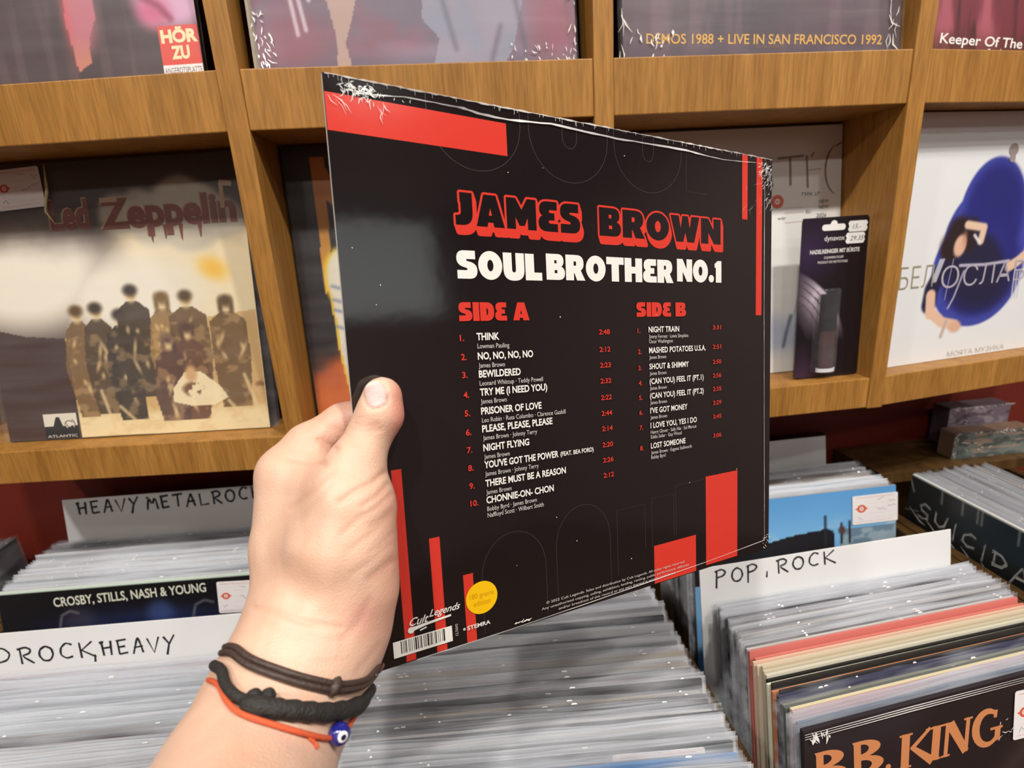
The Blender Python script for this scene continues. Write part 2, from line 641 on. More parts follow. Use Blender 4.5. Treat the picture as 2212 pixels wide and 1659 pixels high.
# ================================================================== display cabinet
YF = 0.594
JL, JM, JR = (-0.186, YF), (0.179, YF), (0.536, YF)      # plan of the joints between bays
EL, ER = (-0.62, 0.648), (0.93, 0.645)
DEP, BACK = 0.232, 0.108
ZU = (0.106, 0.160)
ZL = (-0.2515, -0.2115)
TH = 0.021


def bay_frame(a, b):
    dx, dy = b[0] - a[0], b[1] - a[1]
    L = math.hypot(dx, dy)
    ax = (dx / L, dy / L)
    return ax, (-ax[1], ax[0]), L


cab = thing('display_cabinet', 'honey-brown wooden wall cabinet with open bays showing record covers', 'cabinet', (0, 0, 0))
bays = [(EL, JL), (JL, JM), (JM, JR), (JR, ER)]
for zi, (z0, z1) in enumerate((ZL, ZU)):
    for a, b in bays:
        ax, inn, L = bay_frame(a, b)
        g = TH / 2
        q = [(a[0] + ax[0] * g, a[1] + ax[1] * g), (b[0] - ax[0] * g, b[1] - ax[1] * g)]
        pts = [q[0], q[1], (q[1][0], 0.826), (q[0][0], 0.826)]
        MB().prism(pts, z0, z1).build('shelf', M_wood, cab, bevel=0.0012)
z0, z1 = 0.49, 0.53
for a, b in bays:
    MB().prism([(a[0] + .011, a[1]), (b[0] - .011, b[1]), (b[0] - .011, .826), (a[0] + .011, .826)], z0, z1).build('shelf', M_wood, cab, bevel=0.0012)
for (x, y), ln in ((EL, 'outer'), (JL, ''), (JM, ''), (JR, ''), (ER, 'outer')):
    MB().box(x - TH / 2, x + TH / 2, y - 0.0015, 0.826, ZL[0] - .001, 0.531).build('divider', M_wood, cab, bevel=0.001)
for a, b in bays:
    ax, inn, L = bay_frame(a, b)
    g = TH / 2 + .0004
    q = [(a[0] + ax[0] * g + inn[0] * BACK, a[1] + inn[1] * BACK + ax[1] * g), (b[0] - ax[0] * g + inn[0] * BACK, b[1] + inn[1] * BACK - ax[1] * g)]
    q2 = [(q[1][0], q[1][1] + .01), (q[0][0], q[0][1] + .01)]
    q = [(max(min(x, b[0] - g), a[0] + g), y) for x, y in q]
    q2 = [(max(min(x, b[0] - g), a[0] + g), y) for x, y in q2]
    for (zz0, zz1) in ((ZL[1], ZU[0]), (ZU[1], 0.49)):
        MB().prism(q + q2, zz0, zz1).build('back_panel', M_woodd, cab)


def bay_place(a, b, s, d, z):
    """point at fraction/metres s along a bay's front, d behind it"""
    ax, inn, L = bay_frame(a, b)
    return (a[0] + ax[0] * s + inn[0] * d, a[1] + ax[1] * s + inn[1] * d, z), math.atan2(ax[1], ax[0])


def shelf_lp(name, label, bay, s_mid, d, z, lean, size=0.315, t=0.004, col=(30, 26, 28), film=True, filmsize=None):
    loc, yaw = bay_place(*bays[bay], s_mid, d, z + (t + .0016) * math.sin(math.radians(lean)) + .0004)
    th = thing(name, label, 'record', loc, (-math.radians(lean), 0, yaw), group='records shown in the cabinet bays')
    o = sleeve_box(size, t).build('sleeve', M_tint, th)
    o.color = (*lin(col), 1)
    if film:
        fs = filmsize or (size + .003)
        fh_ = min(fs, .3165)
        m = MB()
        m.add([(-fs / 2, -.0016, -0.0), (fs / 2, -.0016, -0.0), (fs / 2, -.0016, fh_), (-fs / 2, -.0016, fh_)], [(0, 1, 2, 3)])
        m.add([(-fs / 2, t + .001, -0.0), (fs / 2, t + .001, -0.0), (fs / 2, t + .001, fh_), (-fs / 2, t + .001, fh_)], [(0, 1, 2, 3)])
        m.build('plastic_sleeve', M_clear, th)
    return th, lp_fn(size)

# ------------------------------------------------------------------ covers in the cabinet bays
# lower left bay: brown and cream cover with a group of figures
th, fn = shelf_lp('vinyl_record', 'record with a brown, cream and sepia cover of figures in the lower left bay', 0, .2375, .030, ZL[1], 9, col=(52, 40, 36), film=True, filmsize=.3365)
a = Art(250, 250, (58, 42, 38))
a.mix(.5 * a.noise(6, 6, 1), (44, 32, 32))
S = lambda pts: [(u / 315, v / 315) for u, v in pts]
cl = a.noise(7, 7, 5, 4)
a.mix(sstep(.16, .34, a.V + .16 * (cl - .5) + .10 * (1 - a.U)) * sstep(.42, .60, a.U + .06 * (cl - .5)), (226, 208, 168))
for (u, v, r) in ((170, 58, 22), (195, 50, 18), (228, 40, 17), (243, 46, 22), (268, 60, 24), (290, 66, 22), (210, 66, 30), (250, 70, 40)):
    a.mix(a.ell(u / 315, (v + 4 * math.sin(u)) / 315, r / 315, r / 315, .02) * .8, (176, 168, 152))
a.mix(np.maximum(np.maximum(a.ell(.16, .38, .34, .22, .10), a.ell(.52, .48, .30, .17, .10)), a.ell(.02, .36, .2, .2, .1)) * sstep(.12, .34, a.V + .10 * (cl - .5)), (226, 218, 202))
a.mix(a.ell(.86, .40, .05, .035, .03, .5) * .8, (228, 172, 40))
# sepia lower right block
n1 = a.noise(14, 18, 9, 4)
blk = a.poly(S([(87, 196), (315, 175), (315, 315), (88, 315)]))
a.mix(blk * sstep(.50, .62, a.V + .05 * n1), (196, 160, 104))
a.mix(blk * sstep(.62, .75, n1 + .25 * (a.V - .6)) * .8, (120, 84, 44))
a.mix(blk * sstep(.86, .95, a.V + .10 * (n1 - .5)), (226, 206, 160))
a.mix(a.poly(S([(0, 180), (40, 191), (87, 196), (88, 315), (0, 315)])), (62, 40, 34))
for (u, v, wd, col, hat) in ((104, 170, 13, (112, 82, 46), 1), (127, 168, 14, (72, 54, 34), 1), (154, 177, 16, (52, 42, 32), 1), (171, 150, 17, (60, 47, 32), 1),
                             (206, 160, 13, (142, 108, 62), 0), (234, 160, 20, (100, 74, 42), 1), (280, 168, 19, (104, 76, 40), 0), (231, 196, 15, (98, 62, 40), 0), (207, 207, 15, (84, 56, 44), 0)):
    b0 = min(v + 120, 300)
    j = [random.uniform(-3, 3) for _ in range(8)]
    a.mix(a.poly(S([(u - 6, v + 7), (u + 6, v + 7), (u + wd + 2, v + 18), (u + wd + 5 + j[0], v + 60), (u + wd + j[1], b0), (u - wd + j[2], b0), (u - wd - 6 + j[3], v + 60), (u - wd - 2, v + 18)])) * .93, col)
    a.mix(a.ell(u / 315, v / 315, 6.5 / 315, 9 / 315, .01), (214, 190, 146))
    a.mix(a.ell((u + 1.5) / 315, (v + 1) / 315, 3.5 / 315, 4 / 315, .01) * .5, (150, 112, 74))
    a.mix(a.ell(u / 315, (v - 5) / 315, 8.0 / 315, 6.5 / 315, .012), tuple(int(c * .8) for c in col))
    if hat == 0:
        for sgn in (-1, 1):
            a.mix(a.ell((u + sgn * 6.5) / 315, (v + 3) / 315, 2.6 / 315, 9 / 315, .008), tuple(int(c * .8) for c in col))
    for q in range(5):
        uu, vv = u + random.uniform(-wd, wd) * .8, v + random.uniform(25, 90)
        a.mix(a.ell(uu / 315, vv / 315, .006, random.uniform(.008, .03), .006, random.uniform(-.5, .5)) * .75, (218, 188, 138))
a.mix(blk * sstep(.52, .70, a.noise(26, 34, 19, 3)) * (a.V > .5) * .35, (206, 170, 116))
# pale bundle in front
a.mix(a.poly(S([(206, 262), (222, 243), (240, 243), (262, 262), (270, 276), (252, 284), (226, 284), (204, 278)])) * .95, (230, 212, 172))
a.mix(a.ell(229 / 315, 246 / 315, 7 / 315, 10 / 315, .01), (196, 156, 110))
a.mix(a.ell(229 / 315, 264 / 315, 12 / 315, 8 / 315, .01) * sstep(.45, .55, a.noise(60, 60, 3)), (110, 74, 48))
for pts in (((270, 280), (288, 305)), ((120, 260), (130, 305)), ((262, 284), (240, 305)), ((292, 250), (302, 285)), ((140, 280), (160, 302))):
    a.mix(a.line(S(pts), .012, .006) * .8, (222, 194, 146))
a.build('cover_print', fn, 315, 315, M_paint, th)
p = Print(fn)
p.lift = .0004
M_rb = mat('rust lettering', (112, 48, 34), 0.4)
M_tan = mat('tan lettering', (168, 138, 108), 0.4)
for s_, u0, v1, w_, mi, sh in (('Led', 92, 74, 46, 1, (-1.2, -1.2)), ('Zeppelin', 150, 76, 156, 1, (-1.2, -1.2)), ('Led', 92, 74, 46, 0, (0, 0)), ('Zeppelin', 150, 76, 156, 0, (0, 0))):
    p.text(s_, u0, v1, mi, h=34, w_=w_, offset=.045, shift=sh)
for u in (206, 222, 240, 262):
    p.poly([(u - 2, 74), (u + 3, 74), (u + 1, 74 + random.uniform(14, 26)), (u - .4, 90)], 0)
p.stroke([(153, 44), (172, 44)], 4, 1); p.stroke([(292, 32), (291, 60)], 5, 1); p.stroke([(290, 32), (304, 34)], 6, 1)
# label emblem
p.rect(45, 284, 85, 299, 2); p.rect(45, 299, 85, 314, 3)
p.poly([(52, 308), (60, 288), (64, 288), (70, 308), (66, 308), (64, 302), (59, 302), (57, 308)], 3)
p.rect(51, 301, 66, 303, 3)
for k in range(6):
    p.stroke(arc(75, 298, 2 + k * 1.0, 60 * k, 60 * k + 150), 1.1, 3 if k % 2 else 2)
p.text('ATLANTIC', 47, 312.6, 2, h=3, w_=36)
p.build('lettering', [M_rb, M_tan, mat('emblem white', (214, 206, 190), .5), M_black], th)
price_sticker(th, 36, 5, 54, 44, fn, rot=-.05, seed=3, lift=.0022)
# crease of the loose plastic sleeve
Vt, Ft = tube([(-.059, -.004, .313), (-.0595, -.0046, .285), (-.064, -.004, .27), (-.065, -.0045, .262), (-.057, -.0035, .248)], [.0005, .0016, .0014, .001, .0004], 8)
mesh_obj('sleeve_fold', Vt, Ft, mat('bright plastic fold', (214, 208, 150), .15, .8), th, smooth=True)

# lower second bay: black cover with flames and a pale arm
th, fn = shelf_lp('vinyl_record', 'record with a black cover, orange letter and flames behind the held record', 1, .1725, .052, ZL[1], 6, col=(190, 185, 180), film=True)
a = Art(200, 200, (20, 15, 17))
a.mix(.5 * a.noise(5, 5, 4), (34, 24, 26))
fl = a.noise(7, 5, 21, 4)
a.mix(sstep(.70, .86, a.V + .2 * (fl - .5)) * (.55 + .45 * fl), (196, 84, 26))
a.mix(sstep(.76, .95, a.V + .3 * (fl - .5)) * .6, (228, 122, 40))
g = sstep(30 / 315, 170 / 315, a.V)
lt = np.maximum(a.poly(S([(30, 12), (45, 12), (41, 95), (37, 150), (27, 168), (29, 92)])), a.poly(S([(43, 18), (56, 45), (58, 78), (44, 60), (42, 30)])))
a.mix(lt * (1 - g), (190, 110, 28)); a.mix(lt * g, (240, 170, 50))
arm = np.maximum(a.ell(50 / 315, 150 / 315, 18 / 315, 34 / 315, .01), a.poly(S([(34, 150), (36, 186), (37, 205), (38, 240), (43, 280), (46, 300), (90, 300), (90, 150)])))
a.mix(np.maximum(a.ell(49 / 315, 150 / 315, 21 / 315, 37 / 315, .01), a.poly(S([(31, 150), (33, 186), (34, 205), (35, 240), (40, 280), (44, 304), (90, 304), (90, 150)]))), (226, 190, 60))
a.mix(arm, (222, 216, 196))
for v in (160, 176, 188, 208):
    a.mix(a.line(S([(36, v - 3), (44, v), (60, v - 4)]), .010, .008) * .8, (110, 124, 160))
a.mix(arm * sstep(.5, .65, a.noise(30, 12, 8)) * .4, (196, 196, 196))
a.build('cover_print', fn, 315, 315, M_paint, th)

# lower third bay: white cover
th, fn = shelf_lp('vinyl_record', 'record with a plain white cover standing behind the black blister pack', 2, .187, .058, ZL[1], 7, col=(210, 205, 198), film=True)
a = Art(160, 160, (226, 224, 220))
a.mix(sstep(.72, .84, a.V + .1 * (a.noise(6, 6, 2) - .5)) * (1 - sstep(.86, .96, a.V)) * .6, (150, 164, 196))
a.mix(a.line(S([(246, 240), (240, 262), (236, 280)]), .012, .008), (90, 92, 112))
a.mix(a.line(S([(262, 200), (250, 240), (240, 260)]), .006, .005) * .6, (130, 140, 170))
a.build('cover_print', fn, 315, 315, M_paint, th)
p = Print(fn)
p.lift = .0004
for u0 in (196,):
    p.stroke([(u0, 72), (u0 + 12, 36), (u0 + 24, 72)], 2.4, 0)
    p.stroke([(u0 + 5, 60), (u0 + 20, 60)], 1.6, 0)
p.stroke([(226, 38), (262, 36)], 2.6, 0); p.stroke([(243, 38), (244, 72)], 3.0, 0)
p.stroke([(266, 36), (268, 76)], 2.8, 0); p.stroke([(268, 54), (286, 53)], 1.6, 1); p.stroke([(272, 38), (276, 32)], 2, 0)
p.stroke(arc(312, 55, 20, 250, 110, ry=32), [1, 1.4, 2, 2.4, 2.6, 2.6, 2.6, 2.4, 2.4, 2.2, 2, 1.8, 1.6, 1.2, .8], 0)
p.stroke([(306, 26), (314, 22)], 2, 0)
p.disc(226, 91, 8.5, 2); p.disc(226, 91, 3.5, 3); p.disc(226, 91, 1.6, 2)
p.text('TYPA  LP', 258, 86, 4, h=4.5, shear=.3); p.text('NEW', 284, 96, 4, h=4.2); p.text('NEW', 284, 103, 4, h=4.2)
p.text('EU', 266, 108, 4, h=4); p.text('2026', 280, 114, 4, h=5, shear=.2); p.text('w/or', 226, 114, 4, h=4, shear=.3)
for v in (100, 106, 118): p.stroke([(236, v), (262, v - .5)], .5, 5)
p.build('lettering', [mat('grey letter print', (128, 122, 116), .5), mat('pinkish letter print', (190, 168, 160), .5), M_orange, M_paper, M_ink, M_pinkp], th)

# lower right bay: white cover with a blue egg chair
th, fn = shelf_lp('vinyl_record', 'record with a white cover of a figure in a blue egg-shaped chair', 3, .204, .028, ZL[1], 2, col=(220, 218, 216), film=False)
a = Art(230, 230, (222, 224, 226))
egg = np.maximum(a.ell(.435, .625, .255, .24, .006), a.ell(.47, .42, .185, .25, .006))
egg = np.maximum(egg, a.ell(.453, .52, .232, .25, .006))
a.mix(egg, (62, 70, 160))
inn = np.maximum(a.ell(.45, .61, .21, .205, .03), a.ell(.478, .42, .165, .225, .03))
a.mix(inn, (40, 44, 128))
a.mix(inn * sstep(.2, .75, a.noise(4, 4, 3)) * .45, (30, 30, 92))
a.mix(a.ell(.46, .68, .17, .115, .05), (32, 32, 62))
a.mix(a.ell(.40, .585, .15, .12, .03), (34, 33, 62))
HA = (44, 30, 34)
for (u, v, ru, rv) in ((.305, .46, .065, .065), (.26, .52, .05, .06), (.345, .50, .06, .045), (.37, .445, .035, .04)):
    a.mix(a.ell(u, v, ru, rv, .02), HA)
a.mix(a.ell(.315, .515, .032, .045, .008, .2), (220, 176, 152))
a.mix(a.ell(.335, .49, .012, .03, .01) * .7, (196, 140, 110))
a.mix(a.line(S([(108, 136), (137, 141), (134, 158)]), .034, .006), (222, 192, 168))
a.mix(a.line(S([(132, 160), (122, 150)]), .012, .005), (226, 224, 228))
a.mix(a.line(S([(74, 192), (60, 216), (58, 236)]), .075, .008), (34, 33, 62))
for q in (-3, 0, 3):
    a.mix(a.line(S([(72 + q, 178), (62 + q, 206)]), .007, .003), (212, 212, 222))
a.mix(a.line(S([(60, 224), (62, 248)]), .05, .006), (222, 184, 160))
a.mix(a.line(S([(62, 246), (84, 262), (108, 268)]), .045, .006), (222, 184, 160))
a.mix(a.ell(.345, .86, .035, .025, .008), (214, 170, 146))
a.mix(a.line(S([(92, 262), (86, 282)]), .018, .005), (190, 174, 160))
a.mix(a.line(S([(104, 188), (150, 190), (190, 188)]), .012, .004), (186, 180, 202))
a.mix(a.line(S([(112, 196), (100, 230), (92, 244)]), .008, .003), (180, 176, 198))
a.mix(a.line(S([(192, 196), (206, 190), (228, 176)]), .045, .006), (222, 190, 166))
for q in range(3):
    a.mix(a.line(S([(204 + q * 5, 204), (206 + q * 5, 240)]), .007, .003), (196, 196, 210))
a.build('cover_print', fn, 315, 315, M_paint, th)
p = Print(fn)
p.lift = .0004
p.text('БЕЛ', 4, 212, 0, h=27, w_=56, offset=-.012)
p.text('О', 74, 216, 1, h=27, w_=30, offset=-.012); p.stroke([(91, 178), (84, 232)], .9, 2)
p.text('СЛАВА', 112, 216, 1, h=26, w_=140, offset=-.012)
p.build('title_lettering', [mat('khaki letter print', (146, 142, 118), .5), mat('pale letter print', (176, 170, 182), .5), mat('lilac letter print', (178, 172, 206), .5)], th)
p = Print(fn); p.lift = .0004
p.text('МОЯТА МУЗИКА', 102, 312, 0, h=6.5, w_=104)
p.build('caption_lettering', [mat('faint grey print', (190, 188, 186), .5)], th)
p = Print(fn); p.lift = .0004
p.disc(168, 46, 8, 0); p.disc(168, 56, 5, 0)
p.build('ink_stamp', [mat('grey stamp', (150, 136, 132), .5)], th)

# upper left bay: dark cover with pink shapes, red square emblem
th, fn = shelf_lp('vinyl_record', 'record with a dark maroon cover and red square emblem in the upper left bay', 0, .2465, .022, ZU[1], 6, col=(60, 44, 46), film=True)
a = Art(200, 200, (58, 44, 46))
a.mix(a.noise(8, 3, 6) * .7, (70, 46, 52)); a.mix(sstep(.5, .0, a.U) * .5 * a.noise(5, 9, 2), (84, 36, 44))
a.mix(sstep(.5, .7, a.noise(30, 2, 12)) * .25, (120, 96, 100))
hd = np.maximum(a.poly(S([(190, 200), (214, 200), (218, 256), (208, 274), (206, 296), (192, 304), (190, 280), (188, 262)])), a.ell(203 / 315, 255 / 315, 13 / 315, 26 / 315, .03))
a.mix(hd, (180, 104, 118)); a.mix(hd * sstep(.84, .95, a.V), (184, 118, 100)); a.mix(a.ell(.60, .80, .01, .08, .02) * .5, (214, 70, 70))
fc = a.ell(.94, .74, .13, .12, .04, .4)
a.mix(fc, (206, 158, 190)); a.mix(a.ell(.87, .81, .05, .045, .03, .4), (196, 96, 130)); a.mix(a.line(S([(262, 240), (280, 250), (290, 262)]), .016, .012), (140, 50, 84))
a.build('cover_print', fn, 315, 315, M_paint, th)
p = Print(fn)
p.lift = .0004
p.rect(276, 268, 315, 303, 0); p.rect(276, 303, 315, 314, 1)
p.text('HÖR', 278, 283.5, 2, h=12, w_=36, offset=.05); p.text('ZU', 286, 298, 2, h=12, w_=18, offset=.05)
p.disc(295, 277.6, 3, 0, n=20)
p.text('ANGEBOTSPLATTE', 277, 310.5, 3, h=5, w_=37)
p.build('lettering', [mat('emblem red', (214, 60, 44), .45), M_paper, mat('cream print', (234, 222, 176), .5), M_ink], th)

# upper second bay: misty purple
th, fn = shelf_lp('vinyl_record', 'shrink-wrapped record with a misty purple cover in the upper bay left of centre', 1, .1835, .014, ZU[1], 5, col=(170, 165, 155), film=True)
a = Art(220, 220, (98, 88, 104))
n1, n2 = a.noise(5, 6, 31, 4), a.noise(8, 5, 41, 4)
a.mix(sstep(.35, .7, n1) * .8, (126, 92, 112)); a.mix(sstep(.45, .7, n2) * .7, (132, 76, 92)); a.mix(sstep(.5, .75, a.noise(4, 7, 51)) * .6, (140, 128, 148))
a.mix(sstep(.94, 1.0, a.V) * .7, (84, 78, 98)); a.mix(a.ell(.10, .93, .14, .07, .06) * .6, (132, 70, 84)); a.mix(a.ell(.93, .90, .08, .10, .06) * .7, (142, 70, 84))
a.mix(a.poly(S([(68, 180), (98, 180), (100, 250), (92, 272), (84, 292), (88, 315), (74, 315), (76, 286), (70, 252)])), (168, 140, 130))
gr = a.poly(S([(170, 200), (246, 200), (262, 256), (250, 300), (240, 315), (168, 315), (176, 290), (160, 272)]))
a.mix(gr * .75, (150, 144, 160)); a.mix(gr * sstep(.4, .65, a.noise(9, 4, 61)) * .6, (122, 132, 152))
for q in ((178, 240, 192, 300), (250, 230, 262, 300), (238, 280, 226, 315)):
    a.mix(a.line(S([(q[0], q[1]), (q[2], q[3])]), .012, .012) * .6, (78, 70, 90))
for q in ((34, 230, 40, 284), (41, 230, 48, 280), (50, 230, 54, 254)):
    a.mix(a.line(S([(q[0], q[1]), (q[2], q[3])]), .012, .004) * .75, (206, 196, 206))
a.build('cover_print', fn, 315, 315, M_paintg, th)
M_glint = mat('shrink wrap glint', (236, 234, 230), 0.12, 0.9)  # near-white, so the highlights of the creases sit in the colour


def crease_glints(pr, n, u0, v0, u1, v1, ln, wd, mi, r_, ang=None):  # pale strokes that stand in for glints on plastic creases
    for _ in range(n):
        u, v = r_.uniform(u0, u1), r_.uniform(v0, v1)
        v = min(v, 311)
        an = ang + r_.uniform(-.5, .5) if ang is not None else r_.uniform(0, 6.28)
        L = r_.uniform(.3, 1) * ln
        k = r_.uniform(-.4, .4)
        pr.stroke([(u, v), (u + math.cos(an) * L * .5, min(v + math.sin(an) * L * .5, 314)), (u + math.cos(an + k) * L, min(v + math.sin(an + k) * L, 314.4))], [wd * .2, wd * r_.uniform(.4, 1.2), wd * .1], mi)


p = Print(fn); p.lift = .0022
r_ = random.Random(4)
crease_glints(p, 30, -2, 230, 9, 312, 8, 1.6, 0, r_, 1.4); crease_glints(p, 12, 4, 280, 16, 312, 10, 1.6, 0, r_, 1.0)  # bright edge highlights of the wrap, drawn as strokes
p.build('wrap_crease_glints', [M_glint], th)
p = Print(fn); p.lift = .0022
crease_glints(p, 16, 306, 230, 317, 314, 8, 1.5, 0, r_, 1.6); crease_glints(p, 22, 240, 296, 312, 315, 7, 1.3, 0, r_, 1.2)
p.build('wrap_crease_glints', [M_glint], th)
loc, yaw = bay_place(*bays[1], .1800, .0205, ZU[1] + .0011)
t2 = thing('vinyl_record', 'grey-edged record hidden behind the misty purple cover in the upper bay', 'record', loc, (-math.radians(5), 0, yaw), 'records shown in the cabinet bays')
o = sleeve_box(.322, .006).build('sleeve', M_tint, t2); o.color = (*lin((176, 168, 150)), 1)

# upper third bay: dark plum with gold lettering
th, fn = shelf_lp('vinyl_record', 'record with a dark plum cover and gold lettering in the upper bay', 2, .184, .016, ZU[1], 5, col=(60, 48, 54), film=True, filmsize=.322)
a = Art(180, 180, (72, 54, 64))
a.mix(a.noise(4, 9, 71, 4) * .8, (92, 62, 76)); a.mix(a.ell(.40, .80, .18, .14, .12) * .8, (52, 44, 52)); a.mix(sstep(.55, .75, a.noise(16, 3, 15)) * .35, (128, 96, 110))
a.mix(sstep(.8, 1, a.U) * .5, (92, 84, 88)); a.mix(sstep(.93, 1, a.V) * .5, (58, 48, 62))  # right side greyed: plastic sheen painted into the print
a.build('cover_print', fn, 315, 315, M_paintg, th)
p = Print(fn); p.lift = .0004
p.text('DEMOS 1988 + LIVE IN SAN FRANCISCO 1992', 25, 299.5, 0, h=9.6, w_=269, offset=.012, rot=-.026)
p.text('REMASTERED', 148, 307, 1, h=2.6, w_=30)
p.lift = .0022
r_ = random.Random(9)
crease_glints(p, 16, 4, 286, 60, 312, 9, 2.2, 2, r_, 1.9); crease_glints(p, 12, 298, 240, 314, 300, 22, 1.8, 2, r_, 1.5); crease_glints(p, 8, -4, 230, 0, 310, 24, 1.4, 2, r_, 1.55)  # film glints along the edges, drawn as pale strokes
p.build('lettering', [M_gold, mat('brown print', (120, 84, 60), .5), M_glint], th)

# upper right bay: crimson
th, fn = shelf_lp('vinyl_record', 'record with a crimson draped cover and white lettering in the upper right bay', 3, .190, .020, ZU[1], 5, col=(90, 40, 46), film=False)
a = Art(180, 180, (112, 48, 58))
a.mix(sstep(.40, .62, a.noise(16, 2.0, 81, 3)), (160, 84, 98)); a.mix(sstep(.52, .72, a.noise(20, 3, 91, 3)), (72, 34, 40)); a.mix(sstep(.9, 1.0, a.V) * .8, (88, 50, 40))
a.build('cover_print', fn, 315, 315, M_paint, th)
p = Print(fn); p.lift = .0004
p.text('Keeper Of The Seven Keys', 14, 304, 0, h=10.5, w_=224, offset=.012, shear=.12, rot=-.034)
p.text('Part I', 86, 313.6, 0, h=4.6, w_=20, shear=.15)
p.build('lettering', [mat('white lettering', (236, 228, 226), .5)], th)

# blister pack
loc, yaw = bay_place(*bays[2], .300, .022, ZL[1] + .0006)
bp = thing('blister_pack', 'black hanging blister pack with a clear bottle beside the right divider', 'package', loc, (-math.radians(3), 0, yaw))
W_, H_ = .0885, .2005
k = .005


def rr(x0, x1, z0, z1, r, n=5):
    P_ = []
    for cx_, cz_, a0 in ((x1 - r, z0 + r, -90), (x1 - r, z1 - r, 0), (x0 + r, z1 - r, 90), (x0 + r, z0 + r, 180)):
        P_ += arc(cx_, cz_, r, a0, a0 + 90, n)
    return P_


o = MB().prism(rr(-W_ / 2, W_ / 2, 0, H_, k), 0, .0012)
o.V = [(x, y_ - .0012, z) for (x, z, y_) in o.V]
o.build('card', mat('blister card black', (26, 20, 24), .3), bp)
fnb = lambda u, v, l: (u / 1000 - W_ / 2, -.0012 - l, H_ - v / 1000)
a = Art(90, 200, (24, 17, 22))
vv = a.V * 200
uu = a.U * 88
a.mix(np.clip(1 - np.hypot(uu - 10, vv - 40) / 55, 0, 1) * .5, (80, 54, 110))
rad = np.hypot(uu + 45, (vv - 175) * .95)
rec = sstep(62, 66, rad) * (1 - sstep(112, 116, rad)) * (vv > 60) * np.clip(1.1 - np.abs(uu - 38 - (vv - 100) * .15) / 42, 0, 1)
a.mix(rec * np.clip(1 - np.abs(vv - 100) / 55, 0, 1) * 1.5, (186, 172, 186))
for q in (75, 84, 92, 100, 107):
    a.mix((np.abs(rad - q) < .8).astype(float) * (vv > 62) * (vv < 150) * .8, (70, 60, 70))
a.mix(np.clip(1 - np.hypot(uu - 10, vv - 195) / 45, 0, 1) * .5, (92, 62, 92))
a.build('card_print', fnb, W_ * 1000 - 2, H_ * 1000 - 2, M_paintg, bp)
p = Print(fnb); p.lift = .0003
M_bw = mat('blister white print', (226, 224, 220), .45)
p.poly([(x, y) for x, y in rr(26, 57, 8.5, 16, 3.5)], 0); p.disc(41.5, 8.5, 4.5, 0)
p.build('hanging_slot', [M_bw], bp)
p = Print(fnb); p.lift = .0003
p.text('dynavox', 30, 28, 0, h=6, w_=27)
p.text('NADELREINIGER MIT BÜRSTE', 12, 43, 0, h=5, w_=66, offset=.02)
p.text('CLEANING FLUID', 31, 49.5, 0, h=2.8, w_=26); p.text('PRODUIT DE NETTOYAGE', 23, 55, 0, h=2.8, w_=40)
p.build('lettering', [M_bw], bp)
for i, (u, v, s_) in enumerate(((60, 6, '15.-'), (57.5, 20, '29.35'))):
    p = Print(lambda x, y, l, u=u, v=v: fnb(u + x, v + y, l + .0008 + i * .0002))
    p.poly([(2, 0), (24, 0), (26, 3), (24.5, 6), (26, 9), (24, 13), (2, 13), (0, 10), (1.5, 6.5), (0, 3)], 0)
    p.text(s_, 6, 9.5, 1, h=5.5, shear=.25)
    p.build('price_sticker', [M_white, M_ink], bp)
# clear blister with the bottle in it
bx, bw = -.0005, .030
cyl = []
for z_, r1 in ((.0085, .0155), (.0135, .0168), (.112, .0168), (.1145, .0155)):
    cyl.append([(bx - .006 + r1 * math.cos(math.radians(t_)) * .95, -.0014 + r1 * .95 * math.sin(math.radians(t_)), z_) for t_ in range(180, 361, 12)])
Vb = [q for ring in cyl for q in ring]
nn = len(cyl[0])
Fb = [(i * nn + j, i * nn + j + 1, (i + 1) * nn + j + 1, (i + 1) * nn + j) for i in range(3) for j in range(nn - 1)] + [tuple(range(nn)), tuple(range(3 * nn, 4 * nn))]
mesh_obj('blister', Vb, Fb, plastic_mat('clear blister', .05, .02, (235, 235, 240), .12), bp, smooth=False)
bm_ = MB()
bm_.prism(arc(bx - .006, -.0076, .0105, 0, 360, 24, ry=.0058)[:-1], .014, .062).build('bottle', mat('dark bottle', (62, 40, 38), .12, .7), bp)
MB().prism(arc(bx - .006, -.0076, .0115, 0, 360, 24, ry=.0056)[:-1], .0622, .108).build('bottle_cap', mat('black bottle cap', (22, 20, 22), .25), bp)
MB().prism(arc(bx - .006, -.0076, .0125, 0, 360, 24, ry=.0062)[:-1], .0092, .0138).build('bottle_base', mat('clear base', (214, 214, 220), .08, .9), bp)

# ================================================================== racks of records
ZB = -0.7435


def rack(name, label, x0, x1, y0, y1, zside, backz=None, dividers=()):
    r = thing(name, label, 'rack')
    MB().box(x0 + .0155, x1 - .0155, y0 + .0155, y1 - .0155, ZB - .016, ZB).build('base', M_wood, r)
    for x in (x0, x1 - .015):
        MB().box(x, x + .015, y0, y1, ZB - .016, zside).build('side_panel', M_woodd, r, bevel=.0012)
    for x in dividers:
        MB().box(x - .0075, x + .0075, y0 + .0155, y1 - .0155, ZB, zside).build('divider_panel', M_woodd, r, bevel=.0012)
    MB().box(x0 + .0155, x1 - .0155, y1 - .015, y1, ZB - .016, backz or zside).build('back_panel', M_woodd, r)
    MB().box(x0 + .0155, x1 - .0155, y0, y0 + .015, ZB - .016, zside - .02).build('front_panel', M_woodd, r)
    return r


